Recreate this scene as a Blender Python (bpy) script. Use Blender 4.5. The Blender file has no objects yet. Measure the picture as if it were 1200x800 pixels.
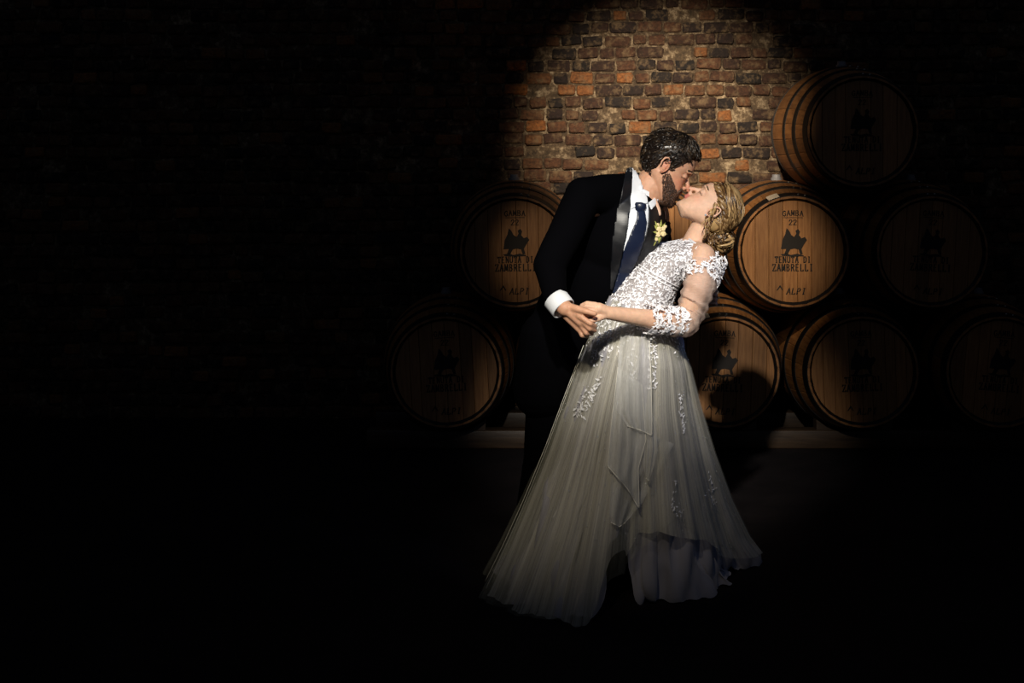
import bpy, bmesh, math, random
import numpy as np
from mathutils import Vector, Matrix, noise
from mathutils.bvhtree import BVHTree

R = math.radians
random.seed(7)
rng = np.random.default_rng(7)
sc = bpy.context.scene
COL = sc.collection

# ------------------------------------------------------------------ camera, world, lamps, exposure
F = 1650.0            # focal length in pixels of the 1200 px wide frame
CAMZ = 1.6
HOR = 170.0           # pixel row of the horizon
cd = bpy.data.cameras.new('camera'); cam = bpy.data.objects.new('camera', cd); COL.objects.link(cam)
cd.sensor_width = 36.0; cd.lens = F * 36.0 / 1200.0
cam.location = (0, 0, CAMZ); cam.rotation_euler = (R(90), 0, 0)
cd.shift_y = -(400 - HOR) / 1200.0
cd.clip_end = 100
sc.camera = cam

w = bpy.data.worlds.new('cellar_air'); sc.world = w; w.use_nodes = True
bg = w.node_tree.nodes['Background']
bg.inputs[0].default_value = (0.8, 0.95, 1.3, 1); bg.inputs[1].default_value = 0.026

def spot(name, loc, target, power, cone, blend, color, size=0.08):
    l = bpy.data.lights.new(name, 'SPOT'); o = bpy.data.objects.new(name, l); COL.objects.link(o)
    o.location = loc
    d = Vector(target) - Vector(loc)
    o.rotation_euler = d.to_track_quat('-Z', 'Y').to_euler()
    l.energy = power; l.spot_size = R(cone); l.spot_blend = blend; l.color = color; l.shadow_soft_size = size
    return o
spot('key_spotlight', (-0.10, 1.2, 3.2), (0.44, 5.0, 1.20), 1060, 18, 1.0, (1.0, 0.94, 0.83), 0.05)
spot('skirt_fill_spotlight', (-0.55, 1.2, 3.2), (0.22, 4.85, 0.76), 230, 17.0, 1.0, (1.0, 0.86, 0.64), 0.05)  # added dim fill for the skirt below the key's cone
spot('wall_spotlight', (0.35, 4.3, 3.05), (0.90, 8.2, 1.55), 1750, 27, 1.0, (1.0, 0.84, 0.62), 0.05)
spot('barrel_fill_spotlight', (0.45, 3.9, 2.95), (1.25, 7.24, 1.08), 560, 12.5, 1.0, (1.0, 0.84, 0.62), 0.05)  # extra lamp, added to brighten the barrel head behind the bride
spot('far_barrel_fill_spotlight', (0.45, 3.9, 2.95), (0.17, 7.24, 1.06), 150, 9, 1.0, (1.0, 0.84, 0.62), 0.05)  # weak fill added for the barrel behind the groom, no fixture of the cellar
spot('blue_fill_spotlight', (2.0, 2.2, 3.3), (0.58, 5.0, 0.95), 48, 23, 1.0, (0.30, 0.48, 1.0), 0.25)

vs = sc.view_settings
vs.view_transform = 'Standard'; vs.look = 'None'; vs.exposure = 0.0; vs.gamma = 1.0
vs.use_curve_mapping = False

# ------------------------------------------------------------------ helpers
def P(px, py, D):
    return Vector(((px - 600) / F * D, D, CAMZ - (py - HOR) / F * D))

def lerp(a, b, t): return a + (b - a) * t

def interp(x, xs, ys): return float(np.interp(x, xs, ys))

class MB:
    """collects verts and faces of one mesh"""
    def __init__(s): s.v = []; s.f = []
    def add(s, vs, fs):
        b = len(s.v); s.v += [tuple(p) for p in vs]; s.f += [tuple(i + b for i in f) for f in fs]
    def tube(s, pts, rad, sides=8, caps=True, flat=1.0, up=None):
        pts = [Vector(p) for p in pts]; n = len(pts)
        if not hasattr(rad, '__len__'): rad = [rad] * n
        vs = []; fs = []
        prev = None
        for i, p in enumerate(pts):
            t = (pts[min(i + 1, n - 1)] - pts[max(i - 1, 0)])
            if t.length < 1e-9: t = Vector((0, 0, 1))
            t.normalize()
            if prev is None:
                a = Vector(up) if up is not None else (Vector((0, 1, 0)) if abs(t.y) < .9 else Vector((1, 0, 0)))
            else: a = prev
            a = (a - t * a.dot(t))
            if a.length < 1e-6: a = t.orthogonal()
            a.normalize(); prev = a; b = t.cross(a)
            for k in range(sides):
                an = 2 * math.pi * k / sides
                vs.append(p + (a * math.cos(an) * flat + b * math.sin(an)) * rad[i])
        for i in range(n - 1):
            for k in range(sides):
                k2 = (k + 1) % sides
                fs.append((i * sides + k, i * sides + k2, (i + 1) * sides + k2, (i + 1) * sides + k))
        if caps:
            fs.append(tuple(range(sides - 1, -1, -1))); fs.append(tuple((n - 1) * sides + k for k in range(sides)))
        s.add(vs, fs)
    def ball(s, c, r, seg=12, rings=8, m=None):
        """ellipsoid; r scalar or 3, m optional rotation 3x3"""
        c = Vector(c)
        if not hasattr(r, '__len__'): r = (r, r, r)
        vs = []; fs = []
        for i in range(rings + 1):
            ph = math.pi * i / rings
            if i in (0, rings):
                q = Vector((0, 0, r[2] * math.cos(ph))); vs.append(c + (m @ q if m else q)); continue
            for k in range(seg):
                th = 2 * math.pi * k / seg
                q = Vector((r[0] * math.sin(ph) * math.cos(th), r[1] * math.sin(ph) * math.sin(th), r[2] * math.cos(ph)))
                vs.append(c + (m @ q if m else q))
        for k in range(seg):
            fs.append((0, 1 + k, 1 + (k + 1) % seg))
        for i in range(rings - 2):
            for k in range(seg):
                a = 1 + i * seg; b = a + seg; k2 = (k + 1) % seg
                fs.append((a + k, b + k, b + k2, a + k2))
        a = 1 + (rings - 2) * seg; last = len(vs) - 1
        for k in range(seg): fs.append((a + k, last, a + (k + 1) % seg))
        s.add(vs, fs)
    def limb(s, pts, rad, seg=14):
        """chain of round cones: spheres at joints and tapered tubes between"""
        pts = [Vector(p) for p in pts]
        for i, p in enumerate(pts): s.ball(p, rad[i], seg, 10)
        for i in range(len(pts) - 1):
            s.tube([pts[i], pts[i + 1]], [rad[i], rad[i + 1]], seg)
    def box(s, c, h, m=None):
        c = Vector(c); vs = []
        for z in (-1, 1):
            for y in (-1, 1):
                for x in (-1, 1):
                    q = Vector((x * h[0], y * h[1], z * h[2])); vs.append(c + (m @ q if m else q))
        s.add(vs, [(0, 2, 3, 1), (4, 5, 7, 6), (0, 1, 5, 4), (2, 6, 7, 3), (0, 4, 6, 2), (1, 3, 7, 5)])
    def grid(s, rows, closed=False):
        """rows of equal length, lofted"""
        n = len(rows[0]); vs = [p for r in rows for p in r]; fs = []
        for i in range(len(rows) - 1):
            for k in range(n if closed else n - 1):
                k2 = (k + 1) % n
                fs.append((i * n + k, i * n + k2, (i + 1) * n + k2, (i + 1) * n + k))
        s.add(vs, fs)
    def mesh(s, name):
        me = bpy.data.meshes.new(name); me.from_pydata(s.v, [], s.f); me.validate(); me.update(); return me

def fixn(me, smooth=True):
    bm = bmesh.new(); bm.from_mesh(me); bmesh.ops.recalc_face_normals(bm, faces=bm.faces); bm.to_mesh(me); bm.free()
    if smooth: me.polygons.foreach_set('use_smooth', [True] * len(me.polygons))
    me.update(); return me

def obj(name, me, mat=None, parent=None, smooth=True, fix=True):
    """link a mesh (MB or Mesh, world coordinates) as one object; shifted into its parent's space"""
    if isinstance(me, MB): me = me.mesh(name)
    if fix: fixn(me, smooth)
    o = bpy.data.objects.new(name, me); COL.objects.link(o)
    if mat is not None and not me.materials: me.materials.append(mat)
    if parent is not None:
        o.parent = parent
        me = me.copy(); o.data = me
        base = Vector(parent.get('base', (0, 0, 0)))
        me.transform(Matrix.Translation(-base)); o['base'] = tuple(base)
    return o

def thing(name, label, cat, base=(0, 0, 0), group=None):
    o = bpy.data.objects.new(name, None); COL.objects.link(o); o.location = base; o['base'] = tuple(base)
    o.empty_display_size = 0.1
    o['label'] = label; o['category'] = cat
    if group: o['group'] = group
    return o

def tag(o, label=None, cat=None, group=None, kind=None):
    if label: o['label'] = label
    if cat: o['category'] = cat
    if group: o['group'] = group
    if kind: o['kind'] = kind
    return o

def evald(mb, mods, name='tmp'):
    me = mb.mesh(name) if isinstance(mb, MB) else mb
    fixn(me)
    o = bpy.data.objects.new(name, me); COL.objects.link(o)
    for t, kw in mods:
        m = o.modifiers.new(t.lower(), t)
        for k, v in kw.items(): setattr(m, k, v)
    dg = bpy.context.evaluated_depsgraph_get(); dg.update()
    out = bpy.data.meshes.new_from_object(o.evaluated_get(dg))
    bpy.data.objects.remove(o)
    out.polygons.foreach_set('use_smooth', [True] * len(out.polygons))
    return out

def blob(mb, voxel=0.004, smooth=6):
    return evald(mb, [('REMESH', dict(mode='VOXEL', voxel_size=voxel)), ('SMOOTH', dict(factor=0.5, iterations=smooth))])

def bvh_of(me):
    return BVHTree.FromPolygons([v.co.copy() for v in me.vertices], [tuple(p.vertices) for p in me.polygons])

CAM = Vector((0, 0, CAMZ))
def cast(bvh, px, py, far=8.0):
    d = (P(px, py, 1.0) - CAM).normalized()
    h = bvh.ray_cast(CAM, d, far)
    if h[0] is None: return None
    n = h[1]
    if n.dot(d) > 0: n = -n
    return h[0], n

def inside(pt, poly):
    x, y = pt; c = False; n = len(poly); j = n - 1
    for i in range(n):
        xi, yi = poly[i]; xj, yj = poly[j]
        if (yi > y) != (yj > y) and x < (xj - xi) * (y - yi) / (yj - yi) + xi: c = not c
        j = i
    return c

def patch(poly, bvh, off, thick=0.002, step=1.6, default_d=5.0):
    """a cloth piece cut to an outline and laid on a body surface, with thickness"""
    bm = bmesh.new()
    n = len(poly); vs = []
    for i in range(n):
        a = Vector(poly[i]); b = Vector(poly[(i + 1) % n]); m = max(1, int((b - a).length / step))
        for k in range(m):
            q = a.lerp(b, k / m); vs.append(bm.verts.new((q.x, q.y, 0)))
    f = bm.faces.new(vs)
    bmesh.ops.triangulate(bm, faces=[f])
    xs = [p[0] for p in poly]; ys = [p[1] for p in poly]
    x = min(xs) + step
    while x < max(xs):
        bmesh.ops.bisect_plane(bm, geom=bm.verts[:] + bm.edges[:] + bm.faces[:], plane_co=(x, 0, 0), plane_no=(1, 0, 0)); x += step * 1.5
    y = min(ys) + step
    while y < max(ys):
        bmesh.ops.bisect_plane(bm, geom=bm.verts[:] + bm.edges[:] + bm.faces[:], plane_co=(0, y, 0), plane_no=(0, 1, 0)); y += step * 1.5
    hits = {}
    for v in bm.verts: hits[v] = cast(bvh, v.co.x, v.co.y)
    good = [(v.co.copy(), h) for v, h in hits.items() if h]
    for v, h in hits.items():
        if h is None:
            if good:
                q = min(good, key=lambda g: (g[0] - v.co).length_squared); D = q[1][0].y
            else: D = default_d
            hits[v] = (P(v.co.x, v.co.y, D), Vector((0, -1, 0)))
    for v, h in hits.items():
        n_ = h[1]; p = h[0] + n_ * off
        v.co = p
    bmesh.ops.smooth_vert(bm, verts=bm.verts[:], factor=0.4, use_axis_x=True, use_axis_y=True, use_axis_z=True)
    me = bpy.data.meshes.new('patch'); bm.to_mesh(me); bm.free()
    fixn(me)
    # face towards the camera, then thicken
    c = sum((p.normal.y * p.area for p in me.polygons))
    if c > 0: me.flip_normals()
    return evald_keep(me, [('SOLIDIFY', dict(thickness=thick, offset=1.0))])

def evald_keep(me, mods):
    o = bpy.data.objects.new('tmp', me); COL.objects.link(o)
    for t, kw in mods:
        m = o.modifiers.new(t.lower(), t)
        for k, v in kw.items(): setattr(m, k, v)
    dg = bpy.context.evaluated_depsgraph_get(); dg.update()
    out = bpy.data.meshes.new_from_object(o.evaluated_get(dg))
    bpy.data.objects.remove(o)
    out.polygons.foreach_set('use_smooth', [True] * len(out.polygons))
    return out

# ------------------------------------------------------------------ materials
def mat(name, color=(.5, .5, .5), rough=.6, metal=0.0, **kw):
    m = bpy.data.materials.new(name); m.use_nodes = True
    nt = m.node_tree; b = nt.nodes['Principled BSDF']
    b.inputs['Base Color'].default_value = (*color, 1); b.inputs['Roughness'].default_value = rough; b.inputs['Metallic'].default_value = metal
    for k, v in kw.items(): b.inputs[k].default_value = v
    return m
def N(m, t, **kw):
    n = m.node_tree.nodes.new(t)
    for k, v in kw.items(): setattr(n, k, v)
    return n
def L(m, a, b): m.node_tree.links.new(a, b)
def bsdf(m): return m.node_tree.nodes['Principled BSDF']
def ramp(m, fac, stops):
    r = N(m, 'ShaderNodeValToRGB'); e = r.color_ramp.elements
    while len(e) < len(stops): e.new(0.5)
    for i, (p, c) in enumerate(stops): e[i].position = p; e[i].color = (*c, 1)
    L(m, fac, r.inputs[0]); return r
def bump(m, fac, strength=.3, dist=.01):
    b = N(m, 'ShaderNodeBump'); b.inputs['Strength'].default_value = strength; b.inputs['Distance'].default_value = dist
    L(m, fac, b.inputs['Height']); L(m, b.outputs[0], bsdf(m).inputs['Normal']); return b
def noise_tex(m, scale, detail=6, rough=.6, coord='Object', vec_scale=None):
    tc = N(m, 'ShaderNodeTexCoord'); n = N(m, 'ShaderNodeTexNoise')
    n.inputs['Scale'].default_value = scale; n.inputs['Detail'].default_value = detail; n.inputs['Roughness'].default_value = rough
    src = tc.outputs[coord]
    if vec_scale:
        mp = N(m, 'ShaderNodeMapping'); mp.inputs['Scale'].default_value = vec_scale; L(m, src, mp.inputs[0]); src = mp.outputs[0]
    L(m, src, n.inputs['Vector']); return n
def mixc(m, fac, a, b, mode='MIX'):
    x = N(m, 'ShaderNodeMix', data_type='RGBA', blend_type=mode)
    if hasattr(fac, 'is_output'): L(m, fac, x.inputs[0])
    else: x.inputs[0].default_value = fac
    for k, s in ((6, a), (7, b)):
        if hasattr(s, 'is_output'): L(m, s, x.inputs[k])
        else: x.inputs[k].default_value = (*s, 1)
    return x.outputs[2]

def m_brick():
    m = mat('old_brick', rough=.9)
    oi = N(m, 'ShaderNodeObjectInfo')
    r = ramp(m, oi.outputs['Random'], [(0, (.008, .005, .005)), (.28, (.020, .009, .007)), (.5, (.050, .020, .010)), (.72, (.080, .032, .014)), (.9, (.11, .048, .02)), (1, (.26, .095, .024))])
    gp = N(m, 'ShaderNodeNewGeometry')
    n = noise_tex(m, 55, 8, .7)
    L(m, gp.outputs['Position'], n.inputs['Vector'])
    r2 = ramp(m, n.outputs['Fac'], [(.35, (.25, .22, .2)), (.65, (1.25, 1.2, 1.1))])
    c = mixc(m, .85, r.outputs[0], r2.outputs[0], 'MULTIPLY')
    n3 = noise_tex(m, 17, 6, .7)                      # lime smeared over the faces
    L(m, gp.outputs['Position'], n3.inputs['Vector'])
    r3 = ramp(m, n3.outputs['Fac'], [(.49, (0, 0, 0)), (.68, (.85, .85, .85))])
    c = mixc(m, r3.outputs[0], c, (.16, .105, .055))
    L(m, c, bsdf(m).inputs['Base Color'])
    bump(m, n.outputs['Fac'], .9, .012)
    return m
def m_mortar():
    m = mat('lime_mortar', rough=.95)
    n = noise_tex(m, 30, 8, .7)
    n2 = noise_tex(m, 3.2, 4, .6)
    r = ramp(m, n.outputs['Fac'], [(.3, (.022, .014, .009)), (.5, (.115, .076, .043)), (.68, (.46, .355, .235))])
    r2 = ramp(m, n2.outputs['Fac'], [(.35, (.35, .32, .3)), (.65, (1.1, 1.1, 1.1))])
    L(m, mixc(m, 1.0, r.outputs[0], r2.outputs[0], 'MULTIPLY'), bsdf(m).inputs['Base Color'])
    bump(m, n.outputs['Fac'], 1.0, .02)
    return m
def m_oak(name, dark, mid, light, sc_=(10, 1.2, 10), var=.5):
    m = mat(name, rough=.48)
    n = noise_tex(m, 6, 8, .65, 'Object', sc_)
    r = ramp(m, n.outputs['Fac'], [(.25, dark), (.5, mid), (.75, light)])
    oi = N(m, 'ShaderNodeObjectInfo')
    r2 = ramp(m, oi.outputs['Random'], [(0, (1 - var, 1 - var, 1 - var)), (1, (1.15, 1.12, 1.08))])
    L(m, mixc(m, 1.0, r.outputs[0], r2.outputs[0], 'MULTIPLY'), bsdf(m).inputs['Base Color'])
    bump(m, n.outputs['Fac'], .25, .004)
    return m
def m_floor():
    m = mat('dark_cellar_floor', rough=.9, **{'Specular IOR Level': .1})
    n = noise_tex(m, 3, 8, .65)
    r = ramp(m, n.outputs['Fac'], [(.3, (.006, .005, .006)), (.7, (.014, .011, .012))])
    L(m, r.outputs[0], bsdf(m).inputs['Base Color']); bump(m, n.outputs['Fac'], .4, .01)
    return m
def m_skin(name, base, lip, red):
    m = mat(name, base, rough=.58)
    b = bsdf(m)
    a = N(m, 'ShaderNodeAttribute', attribute_name='tint')
    sp = N(m, 'ShaderNodeSeparateColor'); L(m, a.outputs['Color'], sp.inputs[0])
    n = noise_tex(m, 60, 4, .6)
    r = ramp(m, n.outputs['Fac'], [(.3, tuple(c * .88 for c in base)), (.7, tuple(min(1, c * 1.08) for c in base))])
    c = mixc(m, sp.outputs[1], r.outputs[0], red)
    c = mixc(m, sp.outputs[0], c, lip)
    c = mixc(m, sp.outputs[2], c, (.02, .012, .008))
    L(m, c, b.inputs['Base Color'])
    b.inputs['Subsurface Weight'].default_value = .12
    b.inputs['Subsurface Radius'].default_value = (.02, .008, .004); b.inputs['Subsurface Scale'].default_value = .25
    return m
def m_tulle(name, color, alpha_lo, alpha_hi, rough=.7, streak=(60, 60, 2.0), uv=False):
    """fine net: threads in front of clear holes"""
    m = mat(name, color, rough=rough)
    nt = m.node_tree; b = bsdf(m); out = nt.nodes['Material Output']
    n = noise_tex(m, 1.0, 5, .7, 'UV' if uv else 'Object', streak)
    mr = N(m, 'ShaderNodeMapRange'); mr.inputs[1].default_value = .35; mr.inputs[2].default_value = .65
    mr.inputs[3].default_value = alpha_lo; mr.inputs[4].default_value = alpha_hi
    L(m, n.outputs['Fac'], mr.inputs[0])
    # net looks denser where it turns away from the eye
    tr = N(m, 'ShaderNodeBsdfTransparent'); tl = N(m, 'ShaderNodeBsdfTranslucent'); tl.inputs[0].default_value = (*color, 1)
    mx = N(m, 'ShaderNodeMixShader'); mx.inputs[0].default_value = .3
    L(m, b.outputs[0], mx.inputs[1]); L(m, tl.outputs[0], mx.inputs[2])
    mx2 = N(m, 'ShaderNodeMixShader')
    L(m, mr.outputs[0], mx2.inputs[0]); L(m, tr.outputs[0], mx2.inputs[1]); L(m, mx.outputs[0], mx2.inputs[2])
    L(m, mx2.outputs[0], out.inputs['Surface'])
    return m
def m_hair(name, cols, rough=.35, scale=(30, 30, 30)):
    m = mat(name, cols[1], rough=rough)
    n = noise_tex(m, 1.0, 3, .6, 'Object', scale)
    g = N(m, 'ShaderNodeNewGeometry'); ad = N(m, 'ShaderNodeMath', operation='MULTIPLY_ADD'); L(m, g.outputs['Random Per Island'], ad.inputs[0]); ad.inputs[1].default_value = .7; mu = N(m, 'ShaderNodeMath', operation='MULTIPLY'); L(m, n.outputs['Fac'], mu.inputs[0]); mu.inputs[1].default_value = .4; L(m, mu.outputs[0], ad.inputs[2])
    r = ramp(m, ad.outputs[0], [(.2, cols[0]), (.55, cols[1]), (.92, cols[2])])
    L(m, r.outputs[0], bsdf(m).inputs['Base Color'])
    return m

M = {}
M['brick'] = m_brick(); M['mortar'] = m_mortar(); M['floor'] = m_floor()
M['stave'] = m_oak('oak_stave', (.11, .042, .013), (.25, .105, .032), (.36, .165, .055), (9, .9, 9), .3)
M['board'] = m_oak('oak_head_board', (.16, .068, .022), (.30, .135, .046), (.40, .20, .075), (16, 16, 1.1), .35)
M['beam'] = m_oak('dark_timber', (.02, .012, .008), (.04, .024, .014), (.06, .036, .02), (1, 10, 10), .3)
M['hoop'] = mat('black_iron_hoop', (.010, .009, .009), .5, .4)
M['rivet'] = mat('steel_rivet', (.5, .48, .45), .3, 1.0)
M['ink'] = mat('burnt_black_ink', (.012, .008, .006), .8)
M['bung'] = mat('grey_silicone', (.20, .20, .22), .5)
M['paper'] = mat('label_paper', (.46, .38, .29), .8)
M['skin_m'] = m_skin('groom_skin', (.56, .30, .19), (.36, .11, .08), (.52, .16, .09))
M['skin_f'] = m_skin('bride_skin', (.66, .41, .285), (.50, .16, .13), (.62, .30, .2))
M['suit'] = mat('black_wool', (.0014, .0014, .002), .95, 0, **{'Specular IOR Level': .02})
M['satin_black'] = mat('black_satin', (.004, .0045, .0065), .42)
M['shirt'] = mat('white_cotton', (.72, .75, .80), .75)
M['tie'] = mat('navy_satin', (.006, .011, .032), .36)
M['shoe'] = mat('black_leather', (.008, .008, .008), .25)
M['hair_m'] = m_hair('dark_brown_hair', ((.004, .003, .002), (.010, .006, .004), (.07, .045, .025)), .3)
M['beard'] = m_hair('brown_beard', ((.012, .006, .004), (.05, .022, .012), (.16, .075, .04)), .5)
M['hair_f'] = m_hair('blonde_hair', ((.015, .007, .003), (.13, .065, .022), (.58, .38, .17)), .33, (45, 45, 45))
M['satin'] = mat('ivory_satin', (.34, .33, .38), .24, 0, **{'Sheen Weight': .2})
M['tulle'] = m_tulle('ivory_tulle', (.80, .77, .68), .22, .80, .7, (130, 2.2, 1), True)
M['tulle_thin'] = m_tulle('thin_tulle', (.66, .65, .52), .03, .30, .7, (90, 1.5, 1), True)
M['flounce'] = m_tulle('flounce_tulle', (.82, .82, .80), .30, .6)
M['rolled'] = mat('rolled_hem_thread', (.80, .78, .70), .6)
M['sleeve'] = m_tulle('nude_sleeve_tulle', (.80, .62, .52), .42, .62, .7, (40, 40, 120))
M['lace'] = mat('white_lace', (.86, .86, .90), .45)
M['bodice'] = mat('bodice_satin', (.40, .37, .38), .5)
M['bead'] = mat('glass_bead', (.9, .92, 1.0), .08, .6)
M['leaf'] = mat('pale_green_leaf', (.33, .34, .08), .6)
M['bloom'] = mat('cream_bloom', (.75, .62, .33), .6)
M['button'] = mat('black_button', (.02, .02, .022), .25)

def lace_bump(m):
    n = N(m, 'ShaderNodeTexVoronoi'); n.inputs['Scale'].default_value = 130
    tc = N(m, 'ShaderNodeTexCoord'); L(m, tc.outputs['Object'], n.inputs['Vector'])
    bump(m, n.outputs['Distance'], .8, .004)
lace_bump(M['bodice'])
def weave(m, sc_):
    n = noise_tex(m, sc_, 2, .5); bump(m, n.outputs['Fac'], .15, .002)
weave(M['suit'], 220); weave(M['shirt'], 90)

# ------------------------------------------------------------------ the setting
WALL_Y = 8.25
def plane_struct(name, quad, m, nx=1, ny=1, disp=0, seed=0):
    mb = MB(); a, b, c, d = [Vector(q) for q in quad]; rows = []
    nrm = (b - a).cross(d - a).normalized()
    for j in range(ny + 1):
        row = []
        for i in range(nx + 1):
            p = a.lerp(b, i / nx).lerp(d.lerp(c, i / nx), j / ny)
            if disp: p = p + nrm * disp * noise.noise(p * 9 + Vector((seed, 0, 0)))
            row.append(p)
        rows.append(row)
    mb.grid(rows)
    o = obj(name, mb, m); o['kind'] = 'structure'; return o
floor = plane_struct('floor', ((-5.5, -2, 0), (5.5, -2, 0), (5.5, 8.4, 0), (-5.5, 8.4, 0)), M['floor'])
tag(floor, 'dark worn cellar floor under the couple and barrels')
wall = plane_struct('wall_back', ((-5.5, WALL_Y, 0), (5.5, WALL_Y, 0), (5.5, WALL_Y, 3.6), (-5.5, WALL_Y, 3.6)), M['mortar'], 180, 60, .006)
tag(wall, 'rough old brick wall with pale lime mortar behind the barrels')
tag(plane_struct('wall_left', ((-5.5, -2, 0), (-5.5, 8.4, 0), (-5.5, 8.4, 3.6), (-5.5, -2, 3.6)), M['mortar']), 'dark side wall of the cellar away from bride')
tag(plane_struct('wall_right', ((5.5, 8.4, 0), (5.5, -2, 0), (5.5, -2, 3.6), (5.5, 8.4, 3.6)), M['mortar']), 'dark side wall of the cellar beyond the barrels')

# bricks: chamfered, chipped blocks; the lit ones singly, the rest of the wall joined
def brick_mesh(lx, lz, seed):
    r_ = random.Random(seed); mb = MB()
    hx, hz, d, c = lx / 2, lz / 2, .018, .008
    j = lambda a: a + r_.uniform(-.0055, .0055)
    def ring(x, z, y, cc):
        return [Vector((j(sx * (x - (cc if k else 0))), y + r_.uniform(-.002, .002), j(sz * (z - (0 if k else cc)))))
                for sx, sz, ks in ((1, 1, (0, 1)), (-1, 1, (1, 0)), (-1, -1, (0, 1)), (1, -1, (1, 0))) for k in ks]
    r1 = ring(hx, hz, .012, c); r2 = ring(hx, hz, -d * .55, c); r3 = ring(hx - .007, hz - .007, -d, c * .8)
    mb.grid([r1, r2, r3], closed=True)
    b = len(mb.v); mb.add([sum(r3, Vector()) / 8 + Vector((0, -.002, 0))], [])
    for k in range(8): mb.f.append((16 + k, 16 + (k + 1) % 8, b))
    return mb
ROW = .0725
LENS = (.095, .11, .125, .15, .165)
variants = {}
for li, lx in enumerate(LENS):
    for s in range(3):
        me = brick_mesh(lx - .013, ROW - .014, li * 10 + s).mesh('brick'); me.materials.append(M['brick']); fixn(me, False)
        variants[(li, s)] = me
rest = MB(); cand = []
rb = random.Random(3)
z = ROW / 2; row = 0
while z < 3.55:
    x = -5.45 + rb.uniform(0, .1)
    while x < 5.4:
        li = rb.choice((0, 1, 1, 2, 2, 3, 4)); lx = LENS[li]
        cx = x + lx / 2; x += lx
        c = Vector((cx, WALL_Y - rb.uniform(-.006, .010), z + rb.uniform(-.006, .006) + .012 * noise.noise(Vector((cx * 1.3, z, 0)))))
        s = rb.randrange(3); rz = rb.uniform(-.045, .045)
        px = 600 + c.x / c.y * F; py = HOR + (CAMZ - c.z) / c.y * F
        if rb.random() < .09: continue                         # fallen out or buried under mortar
        cand.append((abs((px - 795) / 1.35) ** 2 + (py - 110) ** 2 if py < 260 else 1e9, c, li, s, rz))
    z += ROW; row += 1
cand.sort(key=lambda t: t[0])
for i, (dist, c, li, s, rz) in enumerate(cand):
    if i < 299:
        o = bpy.data.objects.new('brick', variants[(li, s)]); COL.objects.link(o); o.parent = wall
        o.location = c; o.rotation_euler = (0, rz, 0)
    else:
        me = variants[(li, s)]; b = len(rest.v); m_ = Matrix.Translation(c) @ Matrix.Rotation(rz, 4, 'Y')
        rest.v += [tuple(m_ @ v.co) for v in me.vertices]; rest.f += [tuple(k + b for k in p.vertices) for p in me.polygons]
M['brick_far'] = M['brick'].copy(); M['brick_far'].name = 'old_brick_mass'
_nt = M['brick_far'].node_tree
_rnd = [n for n in _nt.nodes if n.type == 'OBJECT_INFO'][0]; _vor = _nt.nodes.new('ShaderNodeNewGeometry')
for l in list(_rnd.outputs['Random'].links): _nt.links.new(_vor.outputs['Random Per Island'], l.to_socket)
tag(obj('distant_bricks', rest, M['brick_far'], wall, smooth=False), kind='stuff')

# ------------------------------------------------------------------ barrels
BR, HEADR, HALF = .3575, .285, .475
def brad(y): return BR - (BR - HEADR) * abs(y / HALF) ** 2
NST = 26
def stave_mesh():
    mb = MB(); da = math.pi / NST * .985; ys = np.linspace(-HALF, HALF, 17)
    rows = []
    for y in ys:
        r = brad(y); tk = .009 if abs(y) > HALF - .01 else .028
        rows.append([Vector((rr * math.sin(a), y, rr * math.cos(a))) for a, rr in
                     ((-da, r - tk), (-da, r - .002), (-da * .9, r), (0, r), (da * .9, r), (da, r - .002), (da, r - tk))])
    mb.grid(rows, closed=True)
    n = 7; mb.f.append(tuple(range(n))); mb.f.append(tuple(len(rows) * n - n + k for k in range(n)))
    me = mb.mesh('stave'); me.materials.append(M['stave']); return fixn(me, False)
def hoop_mesh(y0, y1, seam):
    mb = MB(); rows = []
    n = 72
    for k in range(n):
        a = 2 * math.pi * k / n; s, c = math.sin(a), math.cos(a)
        rows.append([Vector((r * s, y, r * c)) for y, r in ((y0, brad(y0) - .002), (y0, brad(y0) + .0035), (y1, brad(y1) + .0035), (y1, brad(y1) - .002))])
    rows.append(rows[0]); mb.grid(rows, closed=True)
    me = mb.mesh('hoop'); me.materials.append(M['hoop']); return fixn(me, False)
STAVE = stave_mesh()
HOOPS = [(-.472, -.425), (-.335, -.295), (-.185, -.145), (.145, .185), (.295, .335), (.425, .472)]
HOOPM = [hoop_mesh(a, b, 0) for a, b in HOOPS]
rv = MB(); rv.ball((0, 0, 0), (.007, .007, .004), 8, 5); RIVET = rv.mesh('rivet'); RIVET.materials.append(M['rivet'])
DISC = .262
_c = MB(); _rows = []
for k in range(73):
    a = 2 * math.pi * k / 72
    _rows.append([Vector((r * math.sin(a), y, r * math.cos(a))) for y, r in ((-HALF + .0, .277), (-HALF + .02, .262), (-HALF + .045, .262), (-HALF + .045, .270), (-HALF + .004, .279))])
_c.grid(_rows, closed=True); CHIME = fixn(_c.mesh('chime_band'), False); CHIME.materials.append(M['hoop'])
def boards(seed):
    r_ = random.Random(seed); x = -DISC; out = []
    while x < DISC - 1e-4:
        wd = r_.uniform(.05, .078); x1 = min(x + wd, DISC)
        if DISC - x1 < .03: x1 = DISC
        out.append((x, x1)); x = x1
    return out
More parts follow.
